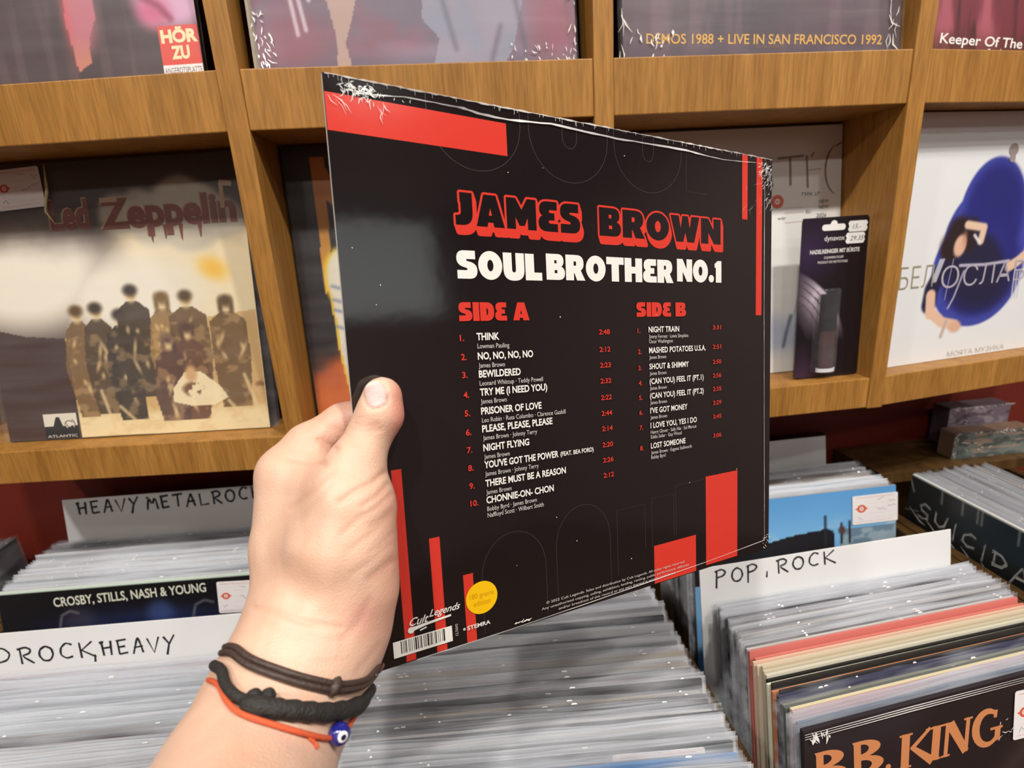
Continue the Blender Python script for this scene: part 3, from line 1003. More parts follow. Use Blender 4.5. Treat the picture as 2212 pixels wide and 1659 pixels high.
cnt = MB().box(-1.15, 1.15, 0.08, 0.828, FLOOR + .06, ZB - .0165)
cnt.box(-1.12, 1.12, 0.12, 0.82, FLOOR, FLOOR + .0598)
tag(cnt.build('counter', M_woodd, bevel=.002), 'long dark wooden counter carrying the racks of records', 'counter')
rack('record_rack', 'wooden rack holding the hard rock and heavy metal records on the left', -.640, -.150, .135, .822, -.47, None, (-.222,))
rack('record_rack', 'wooden rack of records below the held cover with pop rock section', -.148, .6585, .135, .822, -.472, -.385, (.226,))
rk = rack('record_rack', 'wooden corner rack at the far right behind the white card', .6595, .985, .135, .822, -.47, -.4225)
MB()  .box(.6752, .9694, .712, .8065, -.439, -.4228).build('ledge', M_woodd, rk)
rack('record_rack', 'wooden corner rack at the far left edge of the photo', -.985, -.6415, .135, .822, -.47)

PL_V = []
for vi in range(5):
    r_ = random.Random(100 + vi)
    V, F = [], []
    NX, NZ = 26, 6
    Wp, Hp = .3205, .3180
    for side in (0, 1):
        ph = [r_.uniform(0, 6.28) for _ in range(6)]
        b = len(V)
        for j in range(NZ):
            z = Hp * (0, .5, .8, .92, .975, 1)[j]
            for i in range(NX):
                x = -Wp / 2 + Wp * i / (NX - 1)
                kk = (j / (NZ - 1)) ** 3
                wv = (math.sin(x * 38 + ph[0]) * .5 + math.sin(x * 85 + ph[1]) * .3 + math.sin(x * 19 + ph[2]) * .6) * .0009 * kk
                zz = z + kk * (.0016 * math.sin(x * 11 + ph[3]) + .0007 * math.sin(x * 47 + ph[4]))
                V.append((x, (-.0003 - .0001 * kk + wv * .18) if side == 0 else (.0031 + .0001 * kk + wv * .18), zz))
        for j in range(NZ - 1):
            for i in range(NX - 1):
                F.append((b + j * NX + i, b + j * NX + i + 1, b + (j + 1) * NX + i + 1, b + (j + 1) * NX + i))
    nF = len(F)
    for _ in range((4, 1, 5, 2, 0)[vi]):                 # white facets put in as glints on crumples at the sleeve mouth
        x, ln, zz = r_.uniform(-.155, .155), r_.uniform(.0015, .006), Hp - r_.uniform(.0, .006)
        b = len(V)
        h_ = r_.uniform(.0003, .0008)
        V += [(x - ln / 2, -.0008, zz - h_ * .3), (x + ln / 2, -.0008, zz - h_ * .3), (x + ln * .3, -.0002, zz + h_), (x - ln * .3, -.0002, zz + h_)]
        F.append((b, b + 1, b + 2, b + 3))
    me = bpy.data.meshes.new('plastic_sleeve')
    me.from_pydata(V, [], F)
    me.materials.append(M_plas)
    me.materials.append(M_glint)
    me.polygons.foreach_set('material_index', np.array([0] * nF + [1] * (len(F) - nF), dtype=np.int32))
    me.polygons.foreach_set('use_smooth', np.array([True] * nF + [False] * (len(F) - nF)))
    PL_V.append(me)
SL_V = []
for t_ in (.0022, .0026, .0029):
    o = sleeve_box(.313, t_, .3135).build('sleeve', M_tint)
    SL_V.append(o.data)
    bpy.data.objects.remove(o)


def ordw(n):
    return f"{n}{'th' if 10 <= n % 100 <= 20 else {1: 'st', 2: 'nd', 3: 'rd'}.get(n % 10, 'th')}"


def top_to_base(x, y, z, lean, yaw, h=.315):
    l, ya = math.radians(lean), math.radians(yaw)
    dy = h * math.sin(l)
    return (x - (-math.sin(ya)) * dy, y - math.cos(ya) * dy, z - h * math.cos(l)), (-l, 0, ya)


def rack_record(x, y, z, lean, yaw, col, label, group, plastic=True, i=0, sticker=None):
    loc, rot = top_to_base(x, y, z, lean, yaw)
    t = thing('vinyl_record', label, 'record', loc, rot, group)
    s = bpy.data.objects.new('sleeve', SL_V[i % 3]); C.objects.link(s); s.parent = t
    s.color = (*lin(col), 1)
    if sticker:
        price_sticker(t, *sticker, lp_fn(.313, .3135), seed=i, lift=.00034, scrib=False)
    if plastic:
        q = bpy.data.objects.new('plastic_sleeve', PL_V[(i * 3 + i // 5) % 5]); C.objects.link(q); q.parent = t
    return t


GREYS = [(150, 150, 152), (96, 92, 98), (178, 172, 166), (120, 116, 124), (60, 58, 62), (190, 186, 182), (134, 126, 124), (160, 156, 164), (44, 44, 50), (168, 158, 146)]
r_ = random.Random(21)


def block(n, x0, y0, x1, y1, z, lean, yaw0, yaw1, labelfn, group, cols=None, plastic=None, zj=.003, z1=None, stickers={}):
    for i in range(n):
        f = i / max(n - 1, 1)
        col = cols[i] if cols and i < len(cols) and cols[i] else r_.choice(GREYS)
        pl = plastic(i) if plastic else True
        dz = r_.uniform(-zj, zj) - .001
        tl, ya = math.tan(math.radians(lean)), math.radians(yaw0)
        rack_record(x0 + (x1 - x0) * f + r_.uniform(-.003, .003) * (1 if abs(yaw0) < 45 else 0) - math.sin(ya) * tl * dz, y0 + (y1 - y0) * f + r_.uniform(-.003, .003) * (0 if abs(yaw0) < 45 else 1) + math.cos(ya) * tl * dz,
                    z + ((z1 or z) - z) * f + dz, lean, yaw0 + (yaw1 - yaw0) * f + r_.uniform(-.02, .02), col, labelfn(i), group, pl, i + r_.randrange(3), stickers.get(i))


# left rack, front section, in front of the white divider card
block(38, -.408, .322, -.423, .519, -.404, 10, -3.6, -4.4, lambda i: f'record in milky plastic in front of the hard rock card, {ordw(38 - i)} from that card',
      'plastic-sleeved records in the left rack, front section', zj=.003, z1=-.424, cols=[(206, 200, 170)] * 7 + [(150, 148, 140)] * 2 + [None] * 12 + [(170, 176, 182)] * 6 + [(168, 172, 180)] * 6 + [(198, 188, 194)] * 5)  # yellowish front sleeves: light on the plastic put into their colour
# left rack, back section
block(22, -.438, .646, -.444, .757, -.402, 10, -4.4, -4.4, lambda i: f'record in milky plastic behind the black and blue cover, {ordw(i + 1)} behind it',
      'plastic-sleeved records in the left rack, back section', cols=[(60, 54, 60), (128, 128, 130), (150, 154, 160), (140, 146, 156), (176, 178, 180), (198, 190, 180), (206, 198, 186)])
# middle rack
block(56, .036, .278, .040, .548, -.402, 12, -4.6, -4.2, lambda i: f'record in milky plastic in the middle rack under the held cover, {ordw(i + 1)} from the front',
      'plastic-sleeved records in the middle rack', zj=.0042, stickers={3: (236, 1.5, 70, 42), 5: (228, 1.5, 74, 42), 8: (216, 2, 74, 42)}, cols=[(70, 64, 66), (40, 36, 40), (150, 146, 144), (34, 32, 36), (44, 40, 44), (120, 124, 130), (92, 130, 176), (60, 56, 60), (52, 52, 54), (108, 110, 112), (70, 72, 76), (122, 126, 128)] + [None] * 4 + [(44, 40, 42), (40, 36, 38), None, None, (52, 50, 54), None, (150, 140, 140), (150, 140, 140), (60, 54, 56)])  # the blue sleeve colour stands in for a reflected screen
# right rack, front section
RC = [(98, 112, 132), (84, 98, 122), (170, 140, 150), (178, 150, 156), (206, 194, 160), (92, 98, 96), (122, 122, 110), (60, 60, 84), (46, 44, 46), (188, 124, 88), (40, 40, 38),
      (226, 220, 196), (30, 30, 28), (200, 194, 176), (192, 182, 158), (196, 180, 154), (206, 190, 168), (214, 178, 156), (204, 120, 108), (200, 112, 104)]
block(36, .407, .3185, .426, .4745, -.402, 10, 4.3, 2.0, lambda i: f'record in the pop rock section, {ordw(i + 1)} behind the frontmost cover with big orange lettering',
      'records in the right rack, front section', cols=RC, plastic=lambda i: i < 3 or i > 19 or i in (6, 7), zj=.003, z1=-.415)
# right rack, back section
block(15, .473, .651, .477, .726, -.401, 10, -1, -1, lambda i: f'record behind the blue sky cover in the right rack, {ordw(i + 1)} behind it',
      'records in the right rack, back section', cols=[(178, 150, 150), (120, 100, 112), (150, 134, 146), (140, 160, 182), (150, 180, 206), (196, 200, 190), (206, 196, 184), (190, 172, 166), (140, 120, 100), (96, 100, 90), (120, 110, 108)])
# far right corner rack, turned to the side
block(27, .6885, .509, .811, .509, -.402, 1.2, -90, -90, lambda i: f'record in the corner rack, {ordw(i + 1)} behind the black cover with scratchy white lettering',
      'plastic-sleeved records in the far right corner rack')
block(9, -.6785, .640, -.722, .640, -.402, 1.2, 90, 90, lambda i: f'record in the far left corner rack, {ordw(i + 1)} from the hard rock rack',
      'plastic-sleeved records in the far left corner rack', cols=[(60, 66, 66), (150, 156, 156), (70, 76, 76), (130, 136, 134)])


def front_lp(label, x, y, z, lean, yaw, col, t=.004):
    loc, rot = top_to_base(x, y, z, lean, yaw)
    th = thing('vinyl_record', label, 'record', loc, rot, 'records with their covers in sight in the racks')
    o = sleeve_box(.315, t).build('sleeve', M_tint, th)
    o.color = (*lin(col), 1)
    return th, lp_fn(.315)


# black and blue cover, left rack
th, fn = front_lp('record with a black and blue cover and white lettering behind the hard rock card', -.435, .632, -.398, 10, -4.4, (214, 222, 212))
a = Art(170, 170, (18, 15, 18))
bl = sstep(.05, .20, a.V) * a.ell(.55, .16, .34, .14, .12) * (.4 + .9 * a.noise(6, 8, 7))
a.mix(bl, (40, 52, 104)); a.mix(a.ell(.62, .135, .05, .05, .03) * .7, (58, 78, 130)); a.mix(a.ell(.30, .15, .06, .06, .04) * .5, (70, 64, 78))
for c_, r0 in ((.27, .05), (.80, .055)):
    a.mix(a.line([(c_ - r0, .17), (c_ - r0 * .7, .115), (c_, .098), (c_ + r0 * .6, .11)], .006, .006) * .7, (150, 150, 150))
a.mix(sstep(.012, .006, a.V), (206, 222, 208))
a.build('cover_print', fn, 315, 315, M_paint, th)
p = Print(fn); p.lift = .0004
p.text('CROSBY, STILLS, NASH & YOUNG', 67, 24, 0, h=12, w_=189, offset=.018, rot=.02)
p.build('lettering', [mat('ivory lettering', (206, 206, 190), .5)], th)
price_sticker(th, 270, 8, 52, 42, fn, seed=5, rot=.03)

# blue sky cover, right rack
th, fn = front_lp('record with a blue sky cover and chimneys behind the pop rock card', .476, .645, -.40, 10, -1, (170, 166, 160))
a = Art(170, 170, (92, 152, 206))
a.mix(sstep(.0, .22, a.V), (118, 176, 222)); a.mix(sstep(.55, .75, a.noise(7, 9, 17, 4)) * sstep(.10, .2, a.V) * .6, (190, 206, 216))
a.mix((a.V > .185).astype(float) * (a.U > .72), (104, 128, 146)); a.mix(sstep(.4, .6, a.noise(20, 30, 27)) * (a.V > .19) * (a.U > .72) * .6, (170, 186, 196))
a.mix(a.poly(S([(60, 76), (150, 60), (206, 55), (216, 60), (218, 76), (218, 110), (0, 120), (0, 95)])), (34, 32, 36))
for u, v in ((203, 36), (228, 50), (241, 48)):
    a.mix(a.line(S([(u, v), (u, 80)]), .012, .003), (40, 44, 52))
a.mix(a.ell(229 / 315, 60 / 315, .018, .02, .006), (84, 62, 58))
a.build('cover_print', fn, 315, 315, M_paint, th)
price_sticker(th, 245, 10, 72, 44, fn, seed=6)

# frontmost dark brown cover, right rack
th, fn = front_lp('frontmost record in the right rack, dark brown cover with large orange lettering', .405, .312, -.398, 10, 4.5, (40, 34, 40))
a = Art(170, 170, (44, 34, 34))
a.mix(sstep(.3, .7, a.noise(4, 5, 37)) * .6, (54, 46, 52)); a.mix(sstep(.35, .7, a.noise(8, 3, 47)) * sstep(.5, .9, a.U) * .6, (76, 58, 44))
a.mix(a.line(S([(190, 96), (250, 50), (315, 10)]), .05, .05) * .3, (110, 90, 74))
a.build('cover_print', fn, 315, 315, M_paintg, th)
p = Print(fn); p.lift = .0004


def bigB(u, v, w_, h):
    p.poly([(u, v), (u + w_ * .3, v), (u + w_ * .3, v + h), (u, v + h), (u + w_ * .05, v + h * .92), (u + w_ * .05, v + h * .08)], 0)
    for c_, r1, r2 in ((v + h * .25, .25, .70), (v + h * .73, .27, .80)):
        A = arc(u + w_ * .3, c_, 1, -90, 90)
        o_ = [(u + w_ * .3 + (x - u - w_ * .3) * w_ * r2, c_ + (y - c_) * h * r1) for x, y in A]
        i_ = [(u + w_ * .3 + (x - u - w_ * .3) * w_ * (r2 - .42), c_ + (y - c_) * h * (r1 - .11)) for x, y in A]
        l = p.lift
        p.mb.add([fn(*q, l) for q in o_ + i_], [(i, i + 1, len(o_) + i + 1, len(o_) + i) for i in range(len(o_) - 1)], 0)
        p.lift += 2e-6


bigB(9, 21, 27, 31); bigB(44, 21, 27, 31)
p.disc(78, 51, 2.6, 0, n=16)


def serif_stroke(pts, wd):
    p.stroke(pts, wd, 0)


for (q, wd) in ((((96, 26), (94, 56)), 8), (((120, 26), (101, 41)), (3, 4)), (((101, 39), (122, 57)), (4, 8)), (((127, 26), (124, 57)), 8),
                (((138, 26), (135, 57)), 4), (((140, 27), (156, 57)), (9, 7)), (((159, 26), (156, 57)), 4)):
    p.stroke(list(q), list(wd) if hasattr(wd, '__len__') else wd, 0)
for (u, v, w_) in ((96, 27, 13), (94, 56, 13), (120, 27, 9), (122, 56, 11), (127, 27, 12), (124, 56, 12), (138, 27, 10), (135, 56, 9), (159, 27, 9)):
    p.stroke([(u - w_ / 2, v), (u + w_ / 2, v)], 1.8, 0)
p.stroke(arc(179, 41, 12.5, -50, -330, 22, ry=15.5), [3, 4, 5, 5.5, 6, 6.5, 7, 7.5, 8, 8, 8, 8, 7.5, 7, 6.5, 6, 5.5, 5, 4.5, 4, 4, 4, 4], 0)
p.stroke([(190, 43), (189, 55)], 6, 0); p.stroke([(182, 43), (195, 43)], 2.4, 0); p.stroke([(188, 26), (187, 33)], 3.4, 0)
p.build('lettering', [mat('dusty orange lettering', (204, 132, 86), .4)], th)
price_sticker(th, 207, 13, 56, 46, fn, seed=8, rot=.04)
p = Print(fn); p.lift = .0018
r2 = random.Random(2)
crease_glints(p, 16, -1, 0, 22, 7, 9, 2.0, 0, r2, 1.2); crease_glints(p, 6, 190, 36, 206, 52, 8, .9, 0, r2)  # glints on the film, painted as white strokes
for q in range(3):
    p.stroke([(0, 1.5 + q * 2), (100, 1 + q * 2), (220, 1.6 + q * 2)], [.4, .9, .3], 0)
p.build('wrap_crease_glints', [M_glint], th)

# black cover with scratchy lettering, far right corner rack
th, fn = front_lp('record with a black cover and scratchy white lettering facing left, far right', .6835, .509, -.40, 1.2, -90, (200, 200, 196))
a = Art(220, 220, (26, 27, 27))
a.mix(a.noise(6, 6, 57) * .5, (34, 38, 36))
a.mix(sstep(.010, .005, a.V), (190, 192, 186))
for u in (52, 84, 106, 112, 160, 200, 230):
    a.mix(a.line(S([(u, 3), (u + 2, 22)]), .008, .005) * .8, (150, 150, 146))
a.mix(a.line(S([(-2, 6), (8, 26)]), .006, .003), (176, 176, 170))
a.mix(a.ell(.56, .46, .4, .2, .05) * .15, (120, 120, 120))
a.build('cover_print', fn, 315, 315, M_paintg, th)
p = Print(fn); p.lift = .0004
r2 = random.Random(5)
x = 20
for i, ch in enumerate('SUICIDAL'):
    wch = 21 if ch != 'I' else 9
    for rep in range(9):
        for st in LET[ch]:
            pts = [(x + px * wch + r2.uniform(-1.6, 1.6), 34 + .09 * x + py * 24 * (1 - .2 * (i % 2)) + r2.uniform(-2.4, 2.4)) for px, py in st]
            p.stroke(pts, r2.uniform(.25, .9), r2.randrange(2))
    x += wch + 7
for q in range(7):
    p.stroke([(4 + q * 30, 52 + q * 5), (26 + q * 30, 66 + q * 5.2), (36 + q * 30, 68 + q * 5)], [.5, 2.6, .5], 0)
for pts in (((0, 56), (-2, 60), (22, 52)), ((6, 96), (60, 84), (110, 92)), ((2, 100), (40, 92), (90, 97)), ((60, 122), (100, 104), (150, 110)), ((-1, 88), (6, 106)), ((1, 84), (12, 104))):
    p.stroke(list(pts), 1.2, 1)
for q in ((80, 110, 9), (96, 118, 11), (118, 116, 12), (138, 124, 10)):
    p.disc(*q, 0, n=14)
p.build('lettering', [mat('chalk white print', (178, 178, 172), .5), mat('chalk grey print', (116, 118, 118), .5)], th)


# divider cards
def divider_card(label, x, y, z, lean, yaw, wd, writer=None, h=.34):
    loc, rot = top_to_base(x, y, z, lean, yaw, h)
    th = thing('divider_card', label, 'divider card', loc, rot, 'white section divider cards')
    MB().box(-wd / 2, wd / 2, 0, .0016, 0, h).build('card', M_cardw, th, bevel=.0004)
    if writer:
        p = Print(lambda u, v, l: (u / 1000 - wd / 2, -l, h - v / 1000))
        p.lift = .0002
        writer(p)
        p.build('handwriting', [M_ink], th)
    return th


divider_card('white divider card with handwritten HARD ROCK, HEAVY in front of black and blue cover', -.421, .540, -.388, 10, -4.4, .33,
             lambda p: (handwrite(p, 'HARD', -4, 14, 18, 22, 2.1, 0, .02), handwrite(p, 'ROCK', 86, 17, 18, 21.5, 2.1, 0, .02), handwrite(p, ',', 166, 18, 17, 20, 2.0, 0), handwrite(p, 'HEAVY', 174, 18, 17, 17, 2.1, 0, .01)))
divider_card('grey-shaded divider card with handwritten HEAVY METAL ROCK against the dark red wall', -.443, .776, -.345, 10, -4.4, .30,
             lambda p: (handwrite(p, 'HEAVY', 20, 5, 19, 19, 2.9, 0, -.01), handwrite(p, 'METAL', 122, 6, 19, 19, 2.9, 0, -.02), handwrite(p, 'ROCK', 217, 3, 19, 19.5, 2.9, 0, -.02)))
divider_card('white divider card with handwritten POP, ROCK in front of the blue sky cover', .409, .488, -.376, 10, 1.8, .32,
             lambda p: (handwrite(p, 'POP', 18, 6, 17, 19, 2.0, 0, -.03), handwrite(p, ',', 80, 2, 15, 20, 1.8, 0), handwrite(p, 'ROCK', 93, 2.6, 16, 19.5, 2.0, 0, .01)))
divider_card('blank pale divider card at the back of the right rack by the dark red wall', .462, .772, -.369, 10, -1, .30)


# plastic-wrapped boxes at the far right
def wrapped_box(label, x, y, z, wd, d, h, yaw, cols, seed):
    t = thing('disc_box', label, 'box', (x, y, z), (0, 0, yaw), 'plastic-wrapped disc boxes')
    MB().box(0, wd, 0, d, 0, h).build('box', mat('disc box card', cols[0], .4, noise=.5, nscale=30), t, bevel=.0015)
    fnx = lambda u, v, l: (u / 1000, -l, h - v / 1000)
    a = Art(90, 40, cols[1])
    a.mix(sstep(.4, .65, a.noise(9, 5, seed)), cols[2])
    a.mix(sstep(.6, .7, a.noise(6, 9, seed + 3)) * .7, cols[3])
    a.build('front_print', fnx, wd * 1000, h * 1000, M_paintg, t)
    p = Print(fnx); p.lift = .0012
    rr_ = random.Random(seed)
    crease_glints(p, 26, 0, 0, wd * 1000, 4, 9, 1.8, 0, rr_, .1); crease_glints(p, 10, 0, 0, 6, h * 1000, 8, 1.6, 0, rr_, 1.5); crease_glints(p, 9, 4, h * 300, wd * 700, h * 700, 12, 1.6, 0, rr_, .1)  # highlights on the wrap edges, painted as white strokes
    p.build('wrap_crease_glints', [M_glint], t)
    return t


wrapped_box('plastic-wrapped disc box nearer the camera on the ledge at far right', .822, .735, -.4225, .142, .03, .047, math.radians(-2), ((150, 124, 104), (84, 92, 90), (120, 128, 124), (176, 150, 130)), 3)
wrapped_box('plastic-wrapped disc box behind another one on the ledge at far right', .858, .785, -.4225, .118, .034, .071, math.radians(-1), ((96, 86, 92), (134, 120, 134), (172, 160, 170), (92, 80, 92)), 8)

# ================================================================== the held record
HC = np.array([[-.0510, .3029, .0791], [.2522, .4048, .0376], [.2390, .3500, -.2619], [-.0588, .2488, -.2327]])   # TL, TR, BR, BL
HN = np.cross(HC[3] - HC[0], HC[1] - HC[0]); HN /= np.linalg.norm(HN)      # out of the printed side
if HN[1] > 0: HN = -HN
H0 = (HC[3] + HC[2]) / 2
HT = .0036


def fh(u, v, l):
    a_, b_ = u / 315, v / 315
    p_ = (1 - a_) * (1 - b_) * HC[0] + a_ * (1 - b_) * HC[1] + a_ * b_ * HC[2] + (1 - a_) * b_ * HC[3]
    return tuple(p_ + HN * l - H0)


held = thing('vinyl_record', 'shrink-wrapped record with black back cover, red bars and track list, held in the hand', 'record', tuple(H0))
g = 12
V = [fh(315 * i / g, 315 * j / g, 0) for j in range(g + 1) for i in range(g + 1)]
nb = len(V)
V += [fh(315 * i / g, 315 * j / g, -HT) for j in range(g + 1) for i in range(g + 1)]
F, I = [], []
for j in range(g):
    for i in range(g):
        q = (j * (g + 1) + i, j * (g + 1) + i + 1, (j + 1) * (g + 1) + i + 1, (j + 1) * (g + 1) + i)
        F.append(tuple(reversed(q))); I.append(0)
        F.append(tuple(nb + k_ for k_ in q)); I.append(0)
for i in range(g):
    for (a_, b_) in ((i, i + 1), (g * (g + 1) + i + 1, g * (g + 1) + i)):
        F.append((a_, b_, nb + b_, nb + a_)); I.append(0)
    for (a_, b_) in (((i + 1) * (g + 1), i * (g + 1)), (i * (g + 1) + g, (i + 1) * (g + 1) + g)):
        F.append((a_, b_, nb + b_, nb + a_)); I.append(1 if a_ % (g + 1) == 0 else 0)
M_hblack = mat('glossy black cover', (27, 22, 23), 0.09, 0.85, bump=.06, bscale=28)
M_hred = mat('red cover print', (204, 56, 44), 0.16, 0.7, bump=.05, bscale=28)
M_hwhite = mat('white cover print', (226, 224, 218), 0.2, 0.6)
M_hgrey = mat('thin white print', (186, 184, 180), 0.25, 0.5)
M_hout = mat('faint outline print', (62, 56, 58), 0.2, 0.6)
M_hyel = mat('yellow sticker', (236, 186, 20), 0.22, 0.6)
M_horg = mat('ochre print', (196, 140, 10), 0.3, 0.5)
mesh_obj('sleeve', V, F, [M_hblack, mat('pale spine', (206, 202, 198), .4)], held, I)

p = Print(fh)
RED, WHT, GRY, BLK, OUT = 0, 1, 2, 3, 4
# faint letter outlines
for u0, u1, vb in ((51, 106, 37.4), (111.5, 166.5, 37.4), (171.5, 226.5, 37.2)):
    c_, r_u = (u0 + u1) / 2, (u1 - u0) / 2
    p.stroke([(u0, 0.5), (u0, 9)] + [(c_ - r_u * math.cos(t_), 9 + (vb - 9) * math.sin(t_)) for t_ in np.linspace(.1, math.pi - .1, 24)] + [(u1, 9), (u1, .5)], .32, OUT)
for u0, u1 in ((134, 144), (194, 203)):
    p.stroke([(u0, .5), (u0, 11)] + [((u0 + u1) / 2 - (u1 - u0) / 2 * math.cos(t_), 11 + 6 * math.sin(t_)) for t_ in np.linspace(.2, math.pi - .2, 10)] + [(u1, 11), (u1, .5)], .3, OUT)
p.stroke([(231, .5), (231, 33), (250, 33)], .28, OUT)
for u0, u1, vt in ((66, 110, 252), (118, 160, 244)):
    c_, r_u = (u0 + u1) / 2, (u1 - u0) / 2
    p.stroke([(u0, 312), (u0, vt + 30)] + [(c_ - r_u * math.cos(t_), vt + 26 - 26 * math.sin(t_)) for t_ in np.linspace(.1, math.pi - .1, 24)] + [(u1, vt + 30), (u1, 312)], .3, OUT)
for pts in (((166, 300), (166, 253), (190, 253), (190, 286)), ((196, 286), (196, 250), (216, 250), (216, 282)), ((218, 282), (218, 244), (244, 244))):
    p.stroke(list(pts), .28, OUT)
# red bars
p.rect(.3, 8.8, 97.2, 27, RED)
p.rect(284, .4, 289.4, 47.8, RED)
p.rect(298.6, .4, 304.6, 120.4, RED)
p.rect(17.2, 202.5, 22.8, 314.4, RED)
p.rect(35.4, 245.2, 41.6, 314.4, RED)
p.rect(54.2, 271.8, 60.4, 314.4, RED)
p.rect(197.4, 285.8, 236.8, 314.4, RED)
p.rect(247, 242.2, 279.6, 312.6, RED)
# title in fat display capitals: outline polygons and counters in a unit-high box


def cv(*q):
    out = []
    for e in q:
        if len(e) == 2:
            out.append(e)
        else:               # quadratic curve: control point then end point
            x0, y0 = out[-1]
            for k_ in range(1, 8):
                t = k_ / 7
                out.append(((1 - t) ** 2 * x0 + 2 * t * (1 - t) * e[0] + t * t * e[2], (1 - t) ** 2 * y0 + 2 * t * (1 - t) * e[1] + t * t * e[3]))
    return out


FAT = {
    'J': (.60, cv((.16, 0), (.56, 0), (.56, .60), (.56, 1.0, .20, 1.0), (0, 1.0), (.0, .70), (.06, .70), (.18, .70, .18, .58), (.18, .30), (.16, .30)), []),
    'A': (.96, [(0, 1), (.27, 0), (.68, 0), (.95, 1), (.59, 1), (.56, .86), (.39, .86), (.36, 1)], [[(.475, .42), (.53, .64), (.42, .64)]]),
    'M': (1.06, [(0, 1), (0, 0), (.33, 0), (.53, .36), (.73, 0), (1.05, 0), (1.05, 1), (.74, 1), (.74, .62), (.62, .88), (.44, .88), (.31, .62), (.31, 1)], []),
    'E': (.72, cv((.70, 0), (.34, 0), (.04, 0, .04, .27), (.04, .42, .15, .48), (.0, .55, .0, .73), (.0, 1, .34, 1), (.72, 1), (.72, .73), (.46, .73), (.38, .73, .38, .67), (.38, .62, .46, .62), (.60, .62), (.60, .38), (.46, .38), (.40, .38, .40, .33), (.40, .28, .46, .28), (.70, .28)), []),
    'S': (.80, cv((.74, 0), (.32, 0), (.03, 0, .03, .29), (.03, .52, .30, .59), (.40, .62), (.45, .65, .40, .70), (.04, .70), (.04, 1), (.48, 1), (.80, 1, .80, .70), (.80, .46, .54, .40), (.42, .37), (.36, .33, .42, .30), (.74, .30)), []),
    'B': (.82, cv((0, 0), (.50, 0), (.77, 0, .77, .26), (.77, .42, .66, .48), (.82, .55, .82, .73), (.82, 1, .52, 1), (0, 1)), [[(.36, .24), (.46, .24), (.46, .36), (.36, .36)], [(.36, .62), (.48, .62), (.48, .74), (.36, .74)]]),
    'R': (.88, cv((0, 0), (.50, 0), (.82, 0, .82, .32), (.82, .52, .68, .60), (.88, 1), (.50, 1), (.39, .72), (.36, .72), (.36, 1), (0, 1)), [[(.36, .25), (.46, .25), (.48, .33), (.46, .42), (.36, .42)]]),
    'O': (.94, [(.47 + .47 * math.cos(t), .5 + .52 * math.sin(t)) for t in np.linspace(0, 2 * math.pi, 36, endpoint=False)], [[(.47 + .12 * math.cos(t), .5 + .21 * math.sin(t)) for t in np.linspace(0, 2 * math.pi, 20, endpoint=False)]]),
    'W': (1.28, [(0, 0), (.36, 0), (.44, .46), (.52, 0), (.76, 0), (.84, .46), (.92, 0), (1.28, 0), (1.04, 1), (.73, 1), (.64, .64), (.55, 1), (.24, 1)], []),
    'N': (.92, [(0, 1), (0, 0), (.34, 0), (.58, .44), (.58, 0), (.92, 0), (.92, 1), (.60, 1), (.34, .56), (.34, 1)], []),
    'U': (.86, cv((0, 0), (.35, 0), (.35, .60), (.35, .72, .43, .72), (.51, .72, .51, .60), (.51, 0), (.86, 0), (.86, .62), (.86, 1.03, .43, 1.03), (0, 1.03, 0, .62)), []),
    'L': (.70, [(0, 0), (.37, 0), (.37, .70), (.70, .70), (.70, 1), (0, 1)], []),
    'T': (.86, [(0, 0), (.86, 0), (.86, .30), (.61, .30), (.61, 1), (.25, 1), (.25, .30), (0, .30)], []),
    'H': (.90, [(0, 0), (.35, 0), (.35, .36), (.55, .36), (.55, 0), (.90, 0), (.90, 1), (.55, 1), (.55, .64), (.35, .64), (.35, 1), (0, 1)], []),
    'D': (.84, cv((0, 0), (.40, 0), (.84, 0, .84, .5), (.84, 1, .40, 1), (0, 1)), [[(.38, .30), (.46, .36), (.48, .5), (.46, .64), (.38, .70)]]),
    'I': (.37, [(0, 0), (.37, 0), (.37, 1), (0, 1)], []),
    '.': (.34, [(.17 + .17 * math.cos(t), .83 + .17 * math.sin(t)) for t in np.linspace(0, 2 * math.pi, 20, endpoint=False)], []),
    '1': (.46, [(0, .14), (.20, 0), (.44, 0), (.44, 1), (.08, 1), (.08, .32), (0, .32)], []),
}


def fat(word, u0, u1, v0, v1, mi, cmi=None, gap=.05, grow=0.0, drop=(0, 0), dv=0.0):
    tot = sum(FAT[c_][0] for c_ in word) + gap * (len(word) - 1)
    k_ = (u1 - u0) / tot
    h_ = v1 - v0
    x_ = u0
    shifts = [(0, 0)]
    if grow:
        shifts = [(grow * math.cos(t), grow * math.sin(t)) for t in np.linspace(0, 2 * math.pi, 16, endpoint=False)]
        shifts = [(a_ + drop[0] * f_, b_ + drop[1] * f_) for f_ in np.linspace(0, 1, 8 if drop != (0, 0) else 1) for a_, b_ in shifts]
    lf = p.lift
    for c_ in word:
        wd_, out, holes = FAT[c_]
        sl = dv * (x_ - u0)
        for n_, (a_, b_) in enumerate(shifts):
            p.poly([(x_ + q[0] * k_ + a_, v0 + sl + q[1] * h_ + b_) for q in out], mi, lift=lf + n_ * 2e-7)
        if cmi is not None:
            for hq in holes:
                p.poly([(x_ + q[0] * k_, v0 + sl + q[1] * h_) for q in hq], cmi, lift=lf + 4e-5)
        x_ += (wd_ + gap) * k_
    p.lift = lf + 5e-5


